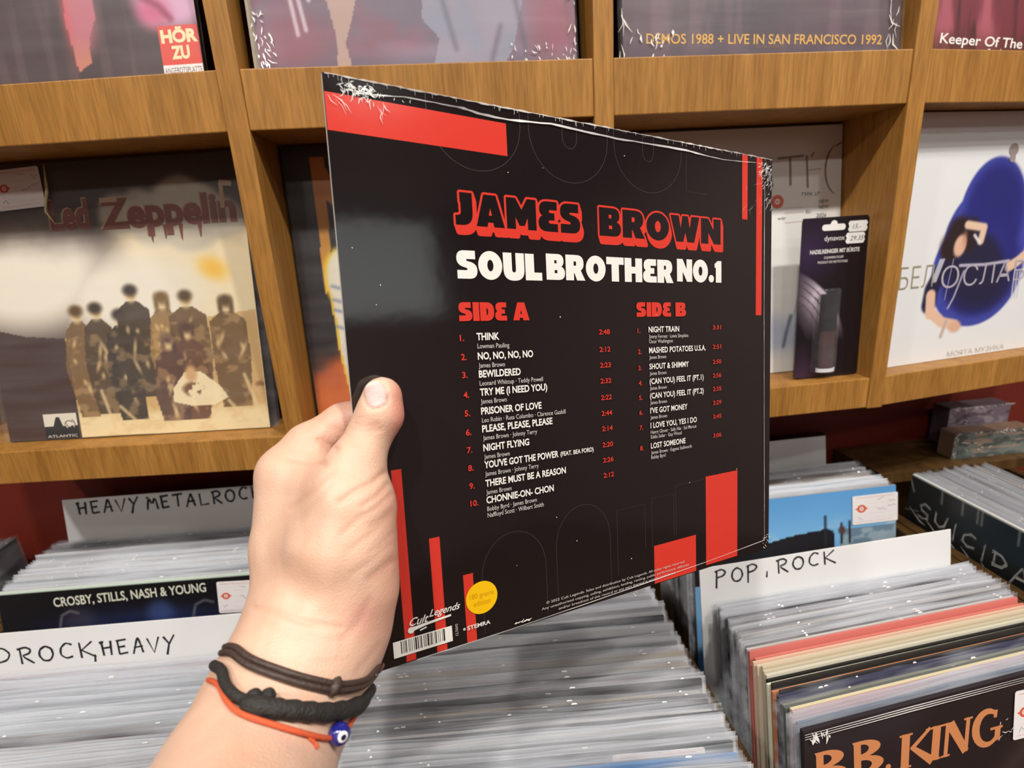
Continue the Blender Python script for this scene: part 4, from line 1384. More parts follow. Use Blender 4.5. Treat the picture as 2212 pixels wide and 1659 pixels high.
for wd_, u0, u1 in (('JAMES', 63.6, 144.5), ('BROWN', 158.6, 262.4)):
    fat(wd_, u0, u1, 50.2, 68.2, RED, grow=1.25, drop=(1.3, 4.2), gap=.07)
    fat(wd_, u0, u1, 50.2, 68.2, BLK, RED, gap=.07)
for wd_, u0, u1 in (('SOUL', 62, 116.2), ('BROTHER', 119.2, 218.2), ('NO.1', 221.4, 263.2)):
    fat(wd_, u0, u1, 82.2 - (u0 - 62) * .0125, 98.0 - (u0 - 62) * .0125, WHT, BLK, gap=.045)
for wd_, u0, u1, v0, v1 in (('SIDE', 61.5, 91.5, 111.3, 122), ('A', 95.4, 106.3, 111.3, 122), ('SIDE', 185.6, 215.5, 110.8, 120.7), ('B', 219.4, 229, 110.8, 120.7)):
    fat(wd_, u0, u1, v0, v1, RED, BLK, gap=.05)
A_ = [('THINK', '2:48', ['Lowman Pauling']), ('NO, NO, NO, NO', '2:12', ['James Brown']), ('BEWILDERED', '2:23', ['Leonard Whitcup · Teddy Powell']), ('TRY ME (I NEED YOU)', '2:32', ['James Brown']),
      ('PRISONER OF LOVE', '2:22', ['Leo Robin · Russ Columbo · Clarence Gaskill']), ('PLEASE, PLEASE, PLEASE', '2:44', ['James Brown · Johnny Terry']), ('NIGHT FLYING', '2:14', ['James Brown']),
      ("YOU'VE GOT THE POWER", '2:20', ['James Brown · Johnny Terry']), ('THERE MUST BE A REASON', '2:26', ['James Brown']), ('CHONNIE-ON- CHON', '2:12', ['Bobby Byrd · James Brown', 'Naffloyd Scott · Wilbert Smith'])]
VA = [131, 142.3, 152.8, 163.5, 174.7, 185.3, 196.7, 207.1, 218.4, 228.7]
TA = [130.2, 141.7, 152.1, 162.6, 173.7, 184.3, 194.7, 205.7, 216.2, 226.7]
NA = [131.5, 142.4, 152.7, 164.3, 175.1, 186.3, 196.8, 207.6, 218.4, 229]
for i, (t_, tm, cr) in enumerate(A_):
    p.text(f'{i + 1}.', 61.4, NA[i] + 1.9, RED, h=3.6, offset=.025)
    p.text(t_, 71.6, VA[i] + 2.2, WHT, h=4.3, offset=.026, xs=.78, w_=50.5 if i == 7 else None)
    if i == 7:
        p.text('(FEAT. BEA FORD)', 123.5, VA[i] + 1.9, WHT, h=2.9, w_=25, offset=.02)
    for j, c_ in enumerate(cr):
        p.text(c_, 71.8, VA[i] + 6.9 + j * 3.9, GRY, h=2.75, xs=.78, offset=.004)
    p.text(tm, 155.6, TA[i] + 1.7, RED, h=3.3, w_=8.4, offset=.02)
B_ = [('NIGHT TRAIN', '3:31', ['Jimmy Forrest · Lewis Simpkins', 'Oscar Washington']), ('MASHED POTATOES U.S.A.', '2:51', ['James Brown']), ('SHOUT & SHIMMY', '2:50', ['James Brown']), ('(CAN YOU) FEEL IT (PT.1)', '2:56', ['James Brown']),
      ('(CAN YOU) FEEL IT (PT.2)', '2:35', ['James Brown']), ("I'VE GOT MONEY", '2:29', ['James Brown']), ('I LOVE YOU, YES I DO', '2:45', ['Henry Glover · Sally Nix · Sol Marcus', 'Eddie Seiler · Guy Wood']), ('LOST SOMEONE', '3:06', ['James Brown · Eugene Stallworth', 'Bobby Byrd'])]
VB = [129.5, 143.9, 155.2, 165.6, 175.8, 186.3, 196.9, 211.5]
for i, (t_, tm, cr) in enumerate(B_):
    p.text(f'{i + 1}.', 186.3, VB[i] + 2.2, RED, h=3.2, offset=.02)
    p.text(t_, 195.7, VB[i] + 2.0, WHT, h=4.0, offset=.022, xs=.76, spacing=1.04)
    for j, c_ in enumerate(cr):
        p.text(c_, 195.8, VB[i] + 6.1 + j * 3.4, GRY, h=2.5, xs=.76, offset=.004)
    p.text(tm, 253.9, VB[i] + 1.2, RED, h=3.1, w_=8.2, offset=.015)
p.text('© 2022 Cult Legends. Sales and distribution by Cult Legends. All other rights reserved', 108.5, 304.6, GRY, h=1.7, w_=116)
p.text('Any unauthorised copying, selling, exhibition, lending, renting, public performance, diffusion', 105, 307.9, GRY, h=1.7, w_=124)
p.text('and/or broadcast of this record or any part thereof is strictly prohibited', 117.5, 311, GRY, h=1.7, w_=98)
# label signature, barcode, society mark
p.text('Cult', 19.5, 293.6, WHT, h=4.6, w_=11, shear=.45, offset=.01); p.text('Legends', 32, 291.2, WHT, h=4.2, w_=18, shear=.45, offset=.008)
p.stroke([(20, 295.8), (30, 294.6), (45, 293.6)], [2.6, 1.6, 1.2], WHT); p.disc(21, 296, 1.9, WHT, n=16); p.stroke([(26, 297.5), (30, 296.6)], .8, WHT)
p.rect(10.2, 300.2, 45, 309.8, WHT)
r2 = random.Random(77)
u = 14.5
while u < 40.5:
    wd = r2.choice((.3, .35, .6, .9))
    p.rect(u, 300.8, u + wd, 308.2, BLK)
    u += wd + r2.choice((.35, .45, .7, 1.0))
p.text('CL76042', 48.6, 307.5, GRY, h=1.6, w_=7.5, rot=math.pi / 2)
p.disc(52.6, 304.8, .9, GRY, n=12); p.text('STEMRA', 54.4, 306.2, WHT, h=2.6, w_=15, offset=.02)
p.build('cover_print', [M_hred, M_hwhite, M_hgrey, M_hblack, M_hout], held)
p = Print(fh); p.lift = .0005
p.disc(65, 288.3, 10.2, 0, n=48)
p.text('180 grams', 65, 288, 1, h=3.2, w_=15.5, anchor='c', offset=.01); p.text('edition', 65, 293, 1, h=3.2, w_=11, anchor='c', offset=.01)
p.build('round_sticker', [M_hyel, M_horg], held)
# creases and seams of the shrink wrap, their highlights drawn as white strokes
M_seam = plastic_mat('shrink wrap seam', .55, .3, (238, 236, 234), .15)
p = Print(fh); p.lift = .0009
r2 = random.Random(31)
sm = [(20, 7.2), (39, 5.0), (55, 4.9), (72, 5.1), (82, 6.5), (99, 6.8), (126, 4.6), (150, 5.4), (173, 6.1), (200, 5.6), (230, 5.3), (248, 6.6), (264, 7.0), (284, 5.8), (301, 4.6)]
sm2 = []
for (a_, b_) in zip(sm[:-1], sm[1:]):
    for t_ in (0, .25, .5, .75):
        sm2.append((a_[0] + (b_[0] - a_[0]) * t_, a_[1] + (b_[1] - a_[1]) * t_ + r2.uniform(-.12, .12)))
p.stroke(sm2, [r2.uniform(.7, 1.5) * (.6 if q[0] < 70 or q[0] > 240 else 1.0) for q in sm2], 0)
tp = [(u_, .45 + r2.uniform(-.2, .2)) for u_ in np.linspace(1, 314, 120)]
p.stroke(tp, [r2.choice((.25, .4, .7, 1.1)) for _ in tp], 0)
p.stroke([(306.2, 18), (306.6, 120), (308.2, 240), (309.1, 306)], [.5, .35, .3, .35], 0)
p.stroke([(309, 306), (250, 309.2), (192, 311), (140, 312.6), (82, 314), (23, 314.3)], [.6, .5, .7, .6, .6, .4], 0)
crease_glints(p, 70, 9, 2.5, 24, 9.5, 4, .8, 0, r2); crease_glints(p, 26, 10, 2.5, 22, 7, 4, .55, 1, r2, .3); crease_glints(p, 14, 22, 5, 44, 6.8, 2.2, .35, 1, r2, 1.5)
crease_glints(p, 8, 20, 8, 30, 15, 7, .35, 1, r2, 1.3); crease_glints(p, 4, 1, 10, 7, 15, 10, .4, 1, r2, .95)
crease_glints(p, 60, 300, 3, 314, 14, 5, .6, 0, r2, 2.3); crease_glints(p, 26, 303, 5, 314, 22, 5, .4, 1, r2, 2.1); crease_glints(p, 14, 308, 12, 314, 34, 7, .35, 1, r2, 1.8); crease_glints(p, 16, 286, 16, 312, 40, 10, .18, 0, r2, 2.1)
crease_glints(p, 12, 307, 300, 314, 311, 4, .5, 1, r2, .8); crease_glints(p, 10, 84, 311.5, 96, 314.3, 3, 1.0, 1, r2, 0)
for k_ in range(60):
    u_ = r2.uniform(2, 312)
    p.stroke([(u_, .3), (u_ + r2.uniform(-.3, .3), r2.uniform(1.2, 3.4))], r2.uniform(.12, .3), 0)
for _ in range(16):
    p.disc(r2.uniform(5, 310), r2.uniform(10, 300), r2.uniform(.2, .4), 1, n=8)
p.build('wrap_crease_glints', [M_seam, M_glint], held)

# ================================================================== the hand and forearm


def ray(px, py):
    return np.array([(px - PW / 2) / FPX, (py - PH / 2) / FPX, 1.0])


def camp(px, py, d):          # camera-axes point of a pixel at a depth
    return ray(px, py) * d


def proj(P):                  # camera-axes points -> pixels
    return P[..., 0] / P[..., 2] * FPX + PW / 2, P[..., 1] / P[..., 2] * FPX + PH / 2


HCc = HC @ RW                 # record corners in camera axes
HNc = HN @ RW


def rec_depth(px, py):
    r_ = ray(px, py)
    return float((HCc.mean(0) @ HNc) / (r_ @ HNc))


def K(px, py, d, rpx):        # joint: centre and radius given as seen
    return (*camp(px, py, d), rpx * d / FPX)


def Km(px, py, d, rm):
    return (*camp(px, py, d), rm)


def behind(px, py, r_, e=0.0):
    return Km(px, py, rec_depth(px, py) + (HT + r_ + e) / abs(float(HNc @ (ray(px, py) / np.linalg.norm(ray(px, py))))) * .98, r_)


wrist = K(664, 1402, .257, 147)
fore = [K(664, 1402, .257, 146), K(600, 1530, .236, 158), K(527, 1690, .208, 182), Km(420, 1960, .165, .037), Km(300, 2500, .11, .042), (-.125, .27, .03, .046)]
chains = [
    (fore, .010),
    ([wrist, K(652, 1320, .270, 104), K(626, 1180, .283, 78), K(622, 1026, .290, 63)], .012),                        # index metacarpal
    ([K(622, 1026, .290, 62), K(668, 968, .297, 52), K(742, 915, .305, 43), behind(850, 880, .0090, .003), behind(925, 872, .0080)], .005),
    ([Km(672, 1390, .270, .022), Km(650, 1250, .296, .017), Km(632, 1062, .312, .0145)], .012),
    ([Km(632, 1062, .312, .0140), Km(745, 990, .318, .0100), behind(870, 958, .0088, .003), behind(958, 948, .0080)], .005),
    ([Km(680, 1390, .276, .022), Km(655, 1260, .310, .016), Km(644, 1098, .331, .0135)], .012),
    ([Km(644, 1098, .331, .0130), Km(765, 1052, .333, .0095), behind(885, 1030, .0082, .003), behind(960, 1020, .0075)], .005),
    ([Km(690, 1390, .280, .021), Km(668, 1280, .320, .0155), Km(660, 1140, .345, .012)], .012),
    ([Km(660, 1140, .345, .0115), Km(768, 1122, .343, .0085), behind(865, 1108, .0072, .003), behind(925, 1100, .0066)], .005),
    # thumb: metacarpal, proximal and distal segments
    ([K(690, 1330, .262, 100), K(728, 1190, .262, 104), K(752, 1075, .266, 84), K(768, 1008, .269, 60)], .012),
    ([K(768, 1008, .269, 60), K(799, 938, .2750, 46), K(820, 897, .2765, 49), K(826, 857, .2770, 42.5)], .005),
    # ball of the thumb, heel of the hand
    ([K(762, 1110, .264, 86), K(756, 1180, .262, 94)], .012),
    ([K(772, 1275, .262, 88), K(762, 1335, .262, 84)], .010),
    # web between thumb and index finger
    ([K(690, 1060, .279, 62), K(690, 1180, .275, 80)], .014),
]


def cone_sdf(P, a, b):
    pa, pb = np.array(a[:3], np.float32), np.array(b[:3], np.float32)
    d = pb - pa
    L2 = float(d @ d)
    t = np.clip(((P - pa) @ d) / L2, 0, 1)
    q = P - pa - t[:, None] * d
    return np.sqrt((q * q).sum(1)) - (a[3] + t * (b[3] - a[3]))


def smin(a, b, k):
    h = np.clip(.5 + .5 * (b - a) / k, 0, 1)
    return b * (1 - h) + a * h - k * h * (1 - h)


def hand_field(P):
    F_ = None
    for ch, k in chains:
        f = None
        for a, b in zip(ch[:-1], ch[1:]):
            g_ = cone_sdf(P, a, b)
            f = g_ if f is None else smin(f, g_, .004)
        F_ = f if F_ is None else smin(F_, f, k)
    return F_


step = 0.00135
allk = np.array([q for ch, _ in chains for q in ch])
lo = (allk[:, :3] - allk[:, 3:]).min(0) - .008
hi = (allk[:, :3] + allk[:, 3:]).max(0) + .008
nx, ny, nz = (int(v) for v in np.ceil((hi - lo) / step))
# coarse pass keeps only blocks near the surface
fld = np.ones((nx, ny, nz), np.float32)
CB = 8
cxs = [np.arange(0, n, CB) for n in (nx, ny, nz)]
gc = np.stack(np.meshgrid(*cxs, indexing='ij'), -1).reshape(-1, 3)
cv = hand_field(((gc + CB / 2) * step + lo).astype(np.float32))
off = np.stack(np.meshgrid(np.arange(CB), np.arange(CB), np.arange(CB), indexing='ij'), -1).reshape(-1, 3)
near = np.abs(cv) < CB * step * 1.6
for blk_i in np.array_split(np.where(near)[0], max(1, near.sum() // 400)):
    idx = (gc[blk_i][:, None, :] + off[None]).reshape(-1, 3)
    idx = idx[(idx < np.array([nx, ny, nz])).all(1)]
    fld[idx[:, 0], idx[:, 1], idx[:, 2]] = hand_field((idx * step + lo).astype(np.float32))
for i_ in np.where(~near & (cv < 0))[0]:
    a_ = gc[i_]
    fld[a_[0]:a_[0] + CB, a_[1]:a_[1] + CB, a_[2]:a_[2] + CB] = -1
# the record's own slab is pressed out of the flesh
eu = (HCc[1] - HCc[0]); eu /= np.linalg.norm(eu)
ii = np.stack(np.meshgrid(np.arange(nx), np.arange(ny), np.arange(nz), indexing='ij'), -1)
PP = ii.reshape(-1, 3) * step + lo
hn = (PP - HCc[0]) @ HNc
ev = HCc[3] - HCc[0]
ev_n = ev / np.linalg.norm(ev)
pu = eu - ev_n * (eu @ ev_n); pu /= np.linalg.norm(pu)
su = (PP - HCc[0]) @ pu
slab = np.maximum(np.maximum(hn - .0011, -HT - .0005 - hn), -.0006 - su).reshape(nx, ny, nz).astype(np.float32)
fld = np.maximum(fld, -slab)
del PP, ii, hn, su, slab


def surface_nets(f):
    s_ = f < 0
    c0 = np.zeros(tuple(n - 1 for n in f.shape), np.int8)
    for a_ in (0, 1):
        for b_ in (0, 1):
            for c_ in (0, 1):
                c0 += s_[a_:f.shape[0] - 1 + a_, b_:f.shape[1] - 1 + b_, c_:f.shape[2] - 1 + c_]
    cells = np.argwhere((c0 > 0) & (c0 < 8))
    vid = -np.ones(c0.shape, np.int64)
    vid[tuple(cells.T)] = np.arange(len(cells))
    acc = np.zeros((len(cells), 3)); cnt_ = np.zeros(len(cells))
    cor = [np.array(c) for c in ((0, 0, 0), (1, 0, 0), (0, 1, 0), (1, 1, 0), (0, 0, 1), (1, 0, 1), (0, 1, 1), (1, 1, 1))]
    val = [f[tuple((cells + c).T)] for c in cor]
    for i_ in range(8):
        for j_ in range(i_ + 1, 8):
            if np.abs(cor[i_] - cor[j_]).sum() != 1: continue
            a_, b_ = val[i_], val[j_]
            m_ = (a_ < 0) != (b_ < 0)
            t_ = np.where(m_, a_ / np.where(a_ - b_ == 0, 1, a_ - b_), 0)
            acc += np.where(m_[:, None], cor[i_] + t_[:, None] * (cor[j_] - cor[i_]), 0)
            cnt_ += m_
    Vv = cells + acc / cnt_[:, None]
    Fq = []
    for ax in range(3):
        o1, o2 = [(1, 2), (2, 0), (0, 1)][ax]
        sl0 = [slice(None)] * 3; sl1 = [slice(None)] * 3
        sl0[ax] = slice(0, -1); sl1[ax] = slice(1, None)
        ch_ = s_[tuple(sl0)] != s_[tuple(sl1)]
        e_ = np.argwhere(ch_)
        e_ = e_[(e_[:, o1] > 0) & (e_[:, o2] > 0) & (e_[:, o1] < f.shape[o1] - 1) & (e_[:, o2] < f.shape[o2] - 1)]
        d1 = np.zeros(3, int); d1[o1] = 1
        d2 = np.zeros(3, int); d2[o2] = 1
        q = np.stack([vid[tuple((e_ - d1 - d2).T)], vid[tuple((e_ - d2).T)], vid[tuple(e_.T)], vid[tuple((e_ - d1).T)]], 1)
        fl = ~s_[tuple(e_.T)]
        q[fl] = q[fl][:, ::-1]
        Fq.append(q)
    Fq = np.concatenate(Fq)
    return Vv, Fq[(Fq >= 0).all(1)]


HV, HF = surface_nets(fld)
HV = HV * step + lo
# light smoothing
ed = np.concatenate([HF[:, [0, 1]], HF[:, [1, 2]], HF[:, [2, 3]], HF[:, [3, 0]]])
for _ in range(3):
    acc = np.zeros_like(HV); n_ = np.zeros(len(HV))
    np.add.at(acc, ed[:, 0], HV[ed[:, 1]]); np.add.at(n_, ed[:, 0], 1)
    np.add.at(acc, ed[:, 1], HV[ed[:, 0]]); np.add.at(n_, ed[:, 1], 1)
    HV = HV * .45 + .55 * acc / np.maximum(n_, 1)[:, None]


def vert_normals(V_, F_):
    n_ = np.zeros_like(V_)
    fn_ = np.cross(V_[F_[:, 2]] - V_[F_[:, 0]], V_[F_[:, 3]] - V_[F_[:, 1]])
    for k_ in range(4):
        np.add.at(n_, F_[:, k_], fn_)
    return n_ / np.maximum(np.linalg.norm(n_, axis=1), 1e-12)[:, None]


NV = vert_normals(HV, HF)
if (NV * (HV - HV.mean(0))).sum() < 0:
    HF = HF[:, ::-1]; NV = -NV
qx, qy = proj(HV)
facing = np.clip(-(NV * (HV / np.linalg.norm(HV, axis=1)[:, None])).sum(1), 0, 1)
fr = sstep(.0, .25, facing) * (HV[:, 2] < .315)


def seg_d(pts):
    d = np.full(len(HV), 1e9)
    for (x0, y0), (x1, y1) in zip(pts[:-1], pts[1:]):
        dx, dy = x1 - x0, y1 - y0
        t = np.clip(((qx - x0) * dx + (qy - y0) * dy) / (dx * dx + dy * dy), 0, 1)
        d = np.minimum(d, np.hypot(qx - x0 - t * dx, qy - y0 - t * dy))
    return d


disp = np.zeros(len(HV))
red = np.zeros(len(HV))
# anatomical creases (depth mm, half width in 1/4 mm)
for pts, dep, wd in (
        (((628, 990), (665, 996), (702, 1004)), 1.9, 6), (((690, 950), (715, 962), (726, 969)), 1.9, 6), (((720, 925), (745, 935)), .6, 6),
        (((625, 1098), (670, 1062), (718, 1022)), .8, 6), (((560, 1150), (600, 1130), (640, 1090)), .35, 8), (((642, 1124), (690, 1080), (716, 1045)), .6, 6), (((600, 1250), (640, 1200), (668, 1140)), .3, 8),
        (((765, 915), (790, 920), (815, 917)), 1.1, 5), (((757, 926), (785, 931), (822, 928)), 1.1, 5), (((770, 903), (800, 907)), .6, 5), (((752, 940), (780, 943), (800, 941)), .5, 5), (((745, 956), (775, 958)), .3, 5),
        (((830, 1022), (805, 1042), (765, 1062), (735, 1085)), 1.7, 7), (((838, 1046), (818, 1070), (785, 1092)), 1.0, 6), (((846, 1068), (812, 1098), (772, 1122), (738, 1155)), .8, 6), (((848, 1100), (826, 1120), (800, 1138)), .5, 5),
        (((846, 1112), (800, 1156), (755, 1188)), .6, 6), (((850, 1150), (820, 1180), (798, 1196)), .45, 5), (((842, 1176), (800, 1214), (762, 1240)), .5, 6), (((850, 1212), (822, 1232), (800, 1250)), 1.1, 9), (((838, 1236), (806, 1262)), .4, 6),
        (((548, 1312), (600, 1322), (660, 1345), (735, 1356)), 1.1, 6), (((560, 1335), (640, 1372), (720, 1385)), .4, 8), (((600, 1420), (680, 1432), (740, 1428)), .3, 8),
        (((800, 1300), (775, 1345), (740, 1380)), .8, 11), (((818, 1395), (795, 1425), (775, 1450)), .6, 8)):
    d = seg_d(pts)
    g_ = np.exp(-(d / wd) ** 2) * fr
    disp -= dep * .00055 * g_
    red = np.maximum(red, .24 * np.exp(-(d / (wd * 1.6)) ** 2) * min(dep, 1))
# thumb nail
nc, na = (811, 852), math.radians(18)
dx_, dy_ = qx - nc[0], qy - nc[1]
nu = (dx_ * math.cos(na) - dy_ * math.sin(na)) / 24
nv_ = (dx_ * math.sin(na) + dy_ * math.cos(na)) / 28
nr = (np.abs(nu) ** 2.6 + np.abs(nv_) ** 2.6) ** (1 / 2.6)
isn = (HV[:, 2] < .279) & (facing > .2)
nail = (1 - sstep(.90, 1.06, nr)) * isn
disp += .0004 * nail - .0008 * np.exp(-((nr - 1.08) / .10) ** 2) * isn * (nv_ > -.75)
# tendons and soft unevenness of the back of the hand
disp += .0008 * np.exp(-(seg_d(((700, 1020), (716, 1120), (700, 1300))) / 26) ** 2) * fr
disp -= .0010 * np.exp(-(seg_d(((630, 1230), (640, 1290))) / 34) ** 2) * fr
disp -= .0010 * np.exp(-(seg_d(((655, 1075), (650, 1150))) / 34) ** 2) * fr
disp += .0004 * (vnoise(HV[:, 0] * 30 + 5, HV[:, 1] * 30 + HV[:, 2] * 21 + 9, 1, 1, 5) - .5)
HV = HV + NV * disp[:, None]
# skin colour
sk = np.ones((len(HV), 3)) * np.array((214, 178, 156.0))
mixc = lambda m, c: sk * (1 - np.clip(m, 0, 1)[:, None]) + np.array(c, float) * np.clip(m, 0, 1)[:, None]
vn = vnoise(HV[:, 0] * 55 + 8, HV[:, 1] * 55 + HV[:, 2] * 40 + 8, 1, 1, 15)
sk = mixc(.8 * (vn - .3), (200, 156, 128))
vn = vnoise(HV[:, 0] * 160 + 30, HV[:, 1] * 160 + HV[:, 2] * 120 + 30, 1, 1, 25)
sk = mixc(.5 * (vn - .35), (192, 146, 122))
sk = mixc(red * .8, (196, 132, 112))
sk = mixc(.75 * sstep(828, 868, qx) * sstep(800, 840, qy) * (1 - sstep(960, 1000, qy)), (214, 136, 122))
sk = mixc(.45 * sstep(690, 760, qx) * (1 - sstep(940, 990, qy)) * (HV[:, 2] > .285), (222, 150, 132))
sk = mixc(.35 * np.exp(-(np.hypot(qx - 650, qy - 960) / 60) ** 2), (224, 160, 140))
sk = mixc(.5 * sstep(805, 860, qx) * sstep(1040, 1080, qy), (218, 154, 134))
sk = mixc(.4 * np.exp(-(np.hypot(qx - 790, qy - 1340) / 50) ** 2), (190, 128, 118))
sk = mixc(nail * .8, (208, 176, 174)); sk = mixc(nail * (1 - sstep(-.95, -.6, nv_)), (238, 224, 206)); sk = mixc(nail * .5 * (1 - sstep(.1, .3, np.abs(nv_ - .85))), (234, 212, 208))
M_skin = paint_mat('skin', .42, .35, sss=.12, bump=.2, bscale=1000)
ORG = camp(664, 1402, .257)
me_V = (HV - ORG) @ RW.T
hand = mesh_obj('person', me_V, HF, M_skin, None, smooth=True)
hand.location = tuple(RW @ ORG)
at = hand.data.color_attributes.new('paint', 'FLOAT_COLOR', 'POINT')
colr = np.ones((len(HV), 4), np.float32)
colr[:, :3] = lin(np.clip(sk, 0, 255))
at.data.foreach_set('color', colr.ravel())
tag(hand, "person's bare left forearm and hand gripping the edge of the black and red record", 'person')

# ================================================================== bracelets on the wrist
bvh = BVHTree.FromPolygons([tuple(v) for v in HV], [tuple(f) for f in HF.tolist()])


def front_hit(px, py, out):
    r_ = ray(px, py)
    h = bvh.ray_cast(Vector((0, 0, 0)), Vector(r_).normalized())
    if h[0] is None:
        return None
    return np.array(h[0]) + np.array(h[1]) * out


def back_hit(px, py, out):
    r_ = ray(px, py)
    h = bvh.ray_cast(Vector(r_ * .6), -Vector(r_).normalized())
    if h[0] is None:
        return None
    return np.array(h[0]) + np.array(h[1]) * out


def resample(pts, n):
    P = np.array(pts, float)
    L = np.r_[0, np.cumsum(np.linalg.norm(np.diff(P, axis=0), axis=1))]
    t = np.linspace(0, L[-1], n)
    return np.stack([np.interp(t, L, P[:, k_]) for k_ in range(P.shape[1])], 1)


def spline(pts, n):
    P = np.array(pts, float)
    P = np.vstack([2 * P[0] - P[1], P, 2 * P[-1] - P[-2]])
    out = []
    for i_ in range(1, len(P) - 2):
        for t in np.linspace(0, 1, 10, endpoint=False):
            out.append(.5 * (2 * P[i_] + (P[i_ + 1] - P[i_ - 1]) * t + (2 * P[i_ - 1] - 5 * P[i_] + 4 * P[i_ + 1] - P[i_ + 2]) * t ** 2 + (3 * P[i_] - P[i_ - 1] - 3 * P[i_ + 1] + P[i_ + 2]) * t ** 3))
    out.append(P[-2])
    return resample(out, n)


def ring_path(front_px, out, dirs, n=44, nb_=30):
    """a closed loop round the wrist lying on the skin: visible arc first, then the hidden half"""
    front_px = [tuple(map(float, q)) for q in front_px]
    for end in (0, -1):
        d_ = np.array(dirs[end], float); d_ /= np.linalg.norm(d_)
        q_, last = np.array(front_px[end]), None
        for k_ in range(40):
            if front_hit(*q_, 0) is None: break
            last = q_.copy(); q_ = q_ + d_ * 1.5
        if last is not None:
            front_px = [tuple(last)] + front_px if end == 0 else front_px + [tuple(last)]
    fp = spline(front_px, n)
    F3 = [front_hit(x_, y_, out) for x_, y_ in fp]
    F3 = [q for q in F3 if q is not None]
    a_, b_ = np.array(front_px[-1], float), np.array(front_px[0], float)
    B3 = []
    for t in np.linspace(.06, .94, nb_):
        q = back_hit(*(a_ + (b_ - a_) * t + np.array((0, -18 * math.sin(math.pi * t)))), out)
        if q is not None:
            B3.append(q)
    P = np.array(F3 + B3)
    for _ in range(4):
        P = P * .5 + .25 * (np.roll(P, 1, 0) + np.roll(P, -1, 0))
    return P


def world(P):
    return [Vector(RW @ q) for q in P]


def cord(name, P, rad, m, parent, origin, closed=True, seg=10, flat=1.0):
    V_, F_ = tube([q - origin for q in world(P)], rad, seg, closed, flat)
    return mesh_obj(name, V_, F_, m, parent, smooth=True)


M_leath = mat('dark brown leather cord', (64, 50, 44), .5, .4, bump=.3, bscale=500)
M_cordb = mat('black waxed cord', (40, 38, 36), .6, .4, bump=.5, bscale=900)
M_thread = mat('orange red thread', (206, 92, 58), .7, .2, bump=.4, bscale=1500)
M_steel = mat('worn steel', (150, 142, 130), .3, .5, metal=1.0)

f1 = [(511, 1404), (522, 1420), (548, 1438), (590, 1455), (640, 1472), (690, 1482), (722, 1486), (760, 1480), (790, 1468), (806, 1444)]
P1 = ring_path(f1, .0021, ((-1, .2), (1, -.35)))
O1 = Vector(RW @ P1.mean(0))
b1 = thing('bracelet', 'dark brown double leather cord bracelet, uppermost on the wrist', 'bracelet', O1, group='bracelets on the wrist')
ax_w = np.array(fore[1][:3]) - np.array(wrist[:3]); ax_w /= np.linalg.norm(ax_w)
cord('cord', P1 - ax_w * .0013, .0014, M_leath, b1, O1)
cord('cord', P1 + ax_w * .0013, .0014, M_leath, b1, O1)
kq = front_hit(718, 1484, .002)
kn = [kq + ax_w * t for t in np.linspace(-.004, .004, 7)]
cord('knot', np.array(kn), [.0008, .0020, .0026, .0027, .0026, .0020, .0008], M_leath, b1, O1, closed=False)
cq = front_hit(798, 1455, .003)
if cq is None: cq = P1[43]
tagp = [cq + (camp(822, 1432, .262) - cq) * t for t in np.linspace(0, 1, 8)]
cord('clasp', np.array(tagp), [.0008, .0018, .0024, .0026, .0027, .0026, .0021, .001], M_steel, b1, O1, closed=False, flat=.45)
ring_c = [camp(806 + 7 * math.cos(t), 1434 + 8 * math.sin(t), .2605) for t in np.linspace(0, 2 * math.pi, 18, endpoint=False)]
cord('loop', np.array(ring_c), .0005, M_steel, b1, O1, closed=True, seg=8)

f2 = [(492, 1452), (488, 1468), (492, 1490), (508, 1515), (540, 1530), (600, 1537), (670, 1541), (730, 1530), (775, 1508), (798, 1480)]
P2 = ring_path(f2, .0028, ((-1, -.35), (1, -.35)))
O2 = Vector(RW @ P2.mean(0))
b2 = thing('bracelet', 'thick black cord bracelet with a long sliding knot, middle one on the wrist', 'bracelet', O2, group='bracelets on the wrist')
cord('cord', P2, .0021, M_cordb, b2, O2)
kf = spline([(519, 1530), (560, 1541), (620, 1546), (690, 1546), (745, 1530), (785, 1506)], 26)
K3 = np.array([q for q in (front_hit(x_, y_, .0030) for x_, y_ in kf) if q is not None])
for _ in range(3):
    K3[1:-1] = K3[1:-1] * .5 + .25 * (K3[2:] + K3[:-2])
nk = len(K3)
rk_ = [(.0036 + .0003 * math.sin(i_ * 2.1)) * (min(1, (i_ + .6) / 2.2)) * (min(1, (nk - i_ - .4) / 2.5)) for i_ in range(nk)]
cord('sliding_knot', K3, rk_, M_cordb, b2, O2, closed=False, seg=14)
for px_, py_ in ((549, 1514), (577, 1512)):
    q = front_hit(px_, py_, .0026)
    cord('knot', np.array([q + np.array((1, .1, 0)) * t for t in np.linspace(-.003, .003, 7)]), [.0007, .0019, .0025, .0027, .0025, .0019, .0007], M_cordb, b2, O2, closed=False)

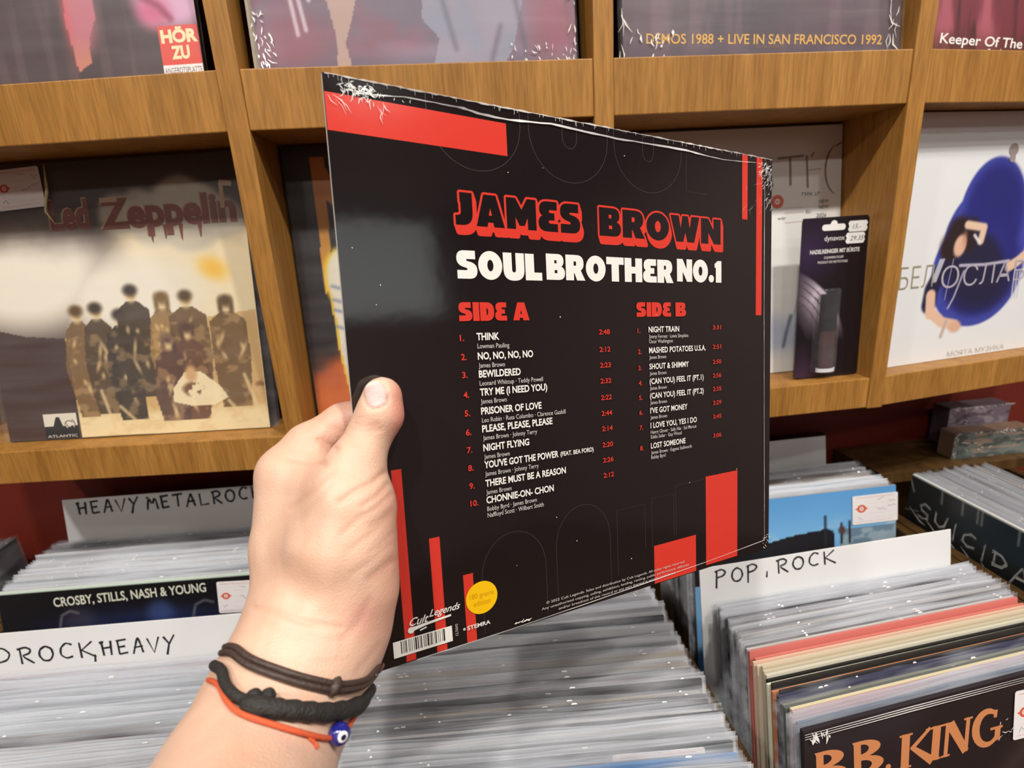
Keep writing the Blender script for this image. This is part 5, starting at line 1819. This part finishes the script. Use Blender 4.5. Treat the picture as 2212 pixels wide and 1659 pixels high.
f3 = [(477, 1480), (483, 1502), (496, 1530), (512, 1545), (545, 1560), (590, 1574), (640, 1588), (690, 1598), (715, 1597), (742, 1578), (756, 1548)]
P3 = ring_path(f3, .0016, ((-1, -.3), (1, -.6)))
O3 = Vector(RW @ P3.mean(0))
b3 = thing('bracelet', 'thin orange-red thread bracelet with a blue and white eye bead, lowest on the wrist', 'bracelet', O3, group='bracelets on the wrist')
cord('thread', P3, .00105, M_thread, b3, O3, seg=8)
tail = np.array([q for q in (front_hit(x_, y_, .0008) for x_, y_ in spline([(664, 1596), (676, 1606), (683, 1618)], 8)) if q is not None])
if len(tail) > 2:
    cord('thread_end', tail, .0007, M_thread, b3, O3, closed=False, seg=8)
bc = front_hit(716, 1590, .0034)
if bc is None: bc = P3[30]
tang = np.array((.9, .25, .05)); tang /= np.linalg.norm(tang)


def ball(name, c, r, m, parent, origin, sc_=(1, 1, 1), axis=None, n=20):
    V_, F_ = [], []
    ax_ = np.array(axis if axis is not None else (0, 0, 1.0)); ax_ = ax_ / np.linalg.norm(ax_)
    e1 = np.cross(ax_, (0.3, 1, .2)); e1 /= np.linalg.norm(e1)
    e2 = np.cross(ax_, e1)
    for i_ in range(n + 1):
        th_ = math.pi * i_ / n
        for j_ in range(n):
            ph = 2 * math.pi * j_ / n
            q = c + r * (sc_[2] * math.cos(th_) * ax_ + sc_[0] * math.sin(th_) * (math.cos(ph) * e1 + math.sin(ph) * e2))
            V_.append(Vector(RW @ q) - origin)
    for i_ in range(n):
        for j_ in range(n):
            F_.append((i_ * n + j_, i_ * n + (j_ + 1) % n, (i_ + 1) * n + (j_ + 1) % n, (i_ + 1) * n + j_))
    return mesh_obj(name, V_, F_, m, parent, smooth=True)


bead = ball('bead', bc, .0044, mat('cobalt glass', (30, 34, 120), .1, .8), b3, O3, axis=tang)
eye = np.array((.62, -.18, -.75)); eye /= np.linalg.norm(eye)
ball('eye_white', bc + eye * .0030, .0025, mat('white glass', (232, 232, 226), .12, .7), bead, O3, (1, 1, .62), eye)
ball('pupil', bc + eye * .0040, .0013, mat('navy glass', (20, 22, 60), .1, .8), bead, O3, (1, 1, .6), eye)
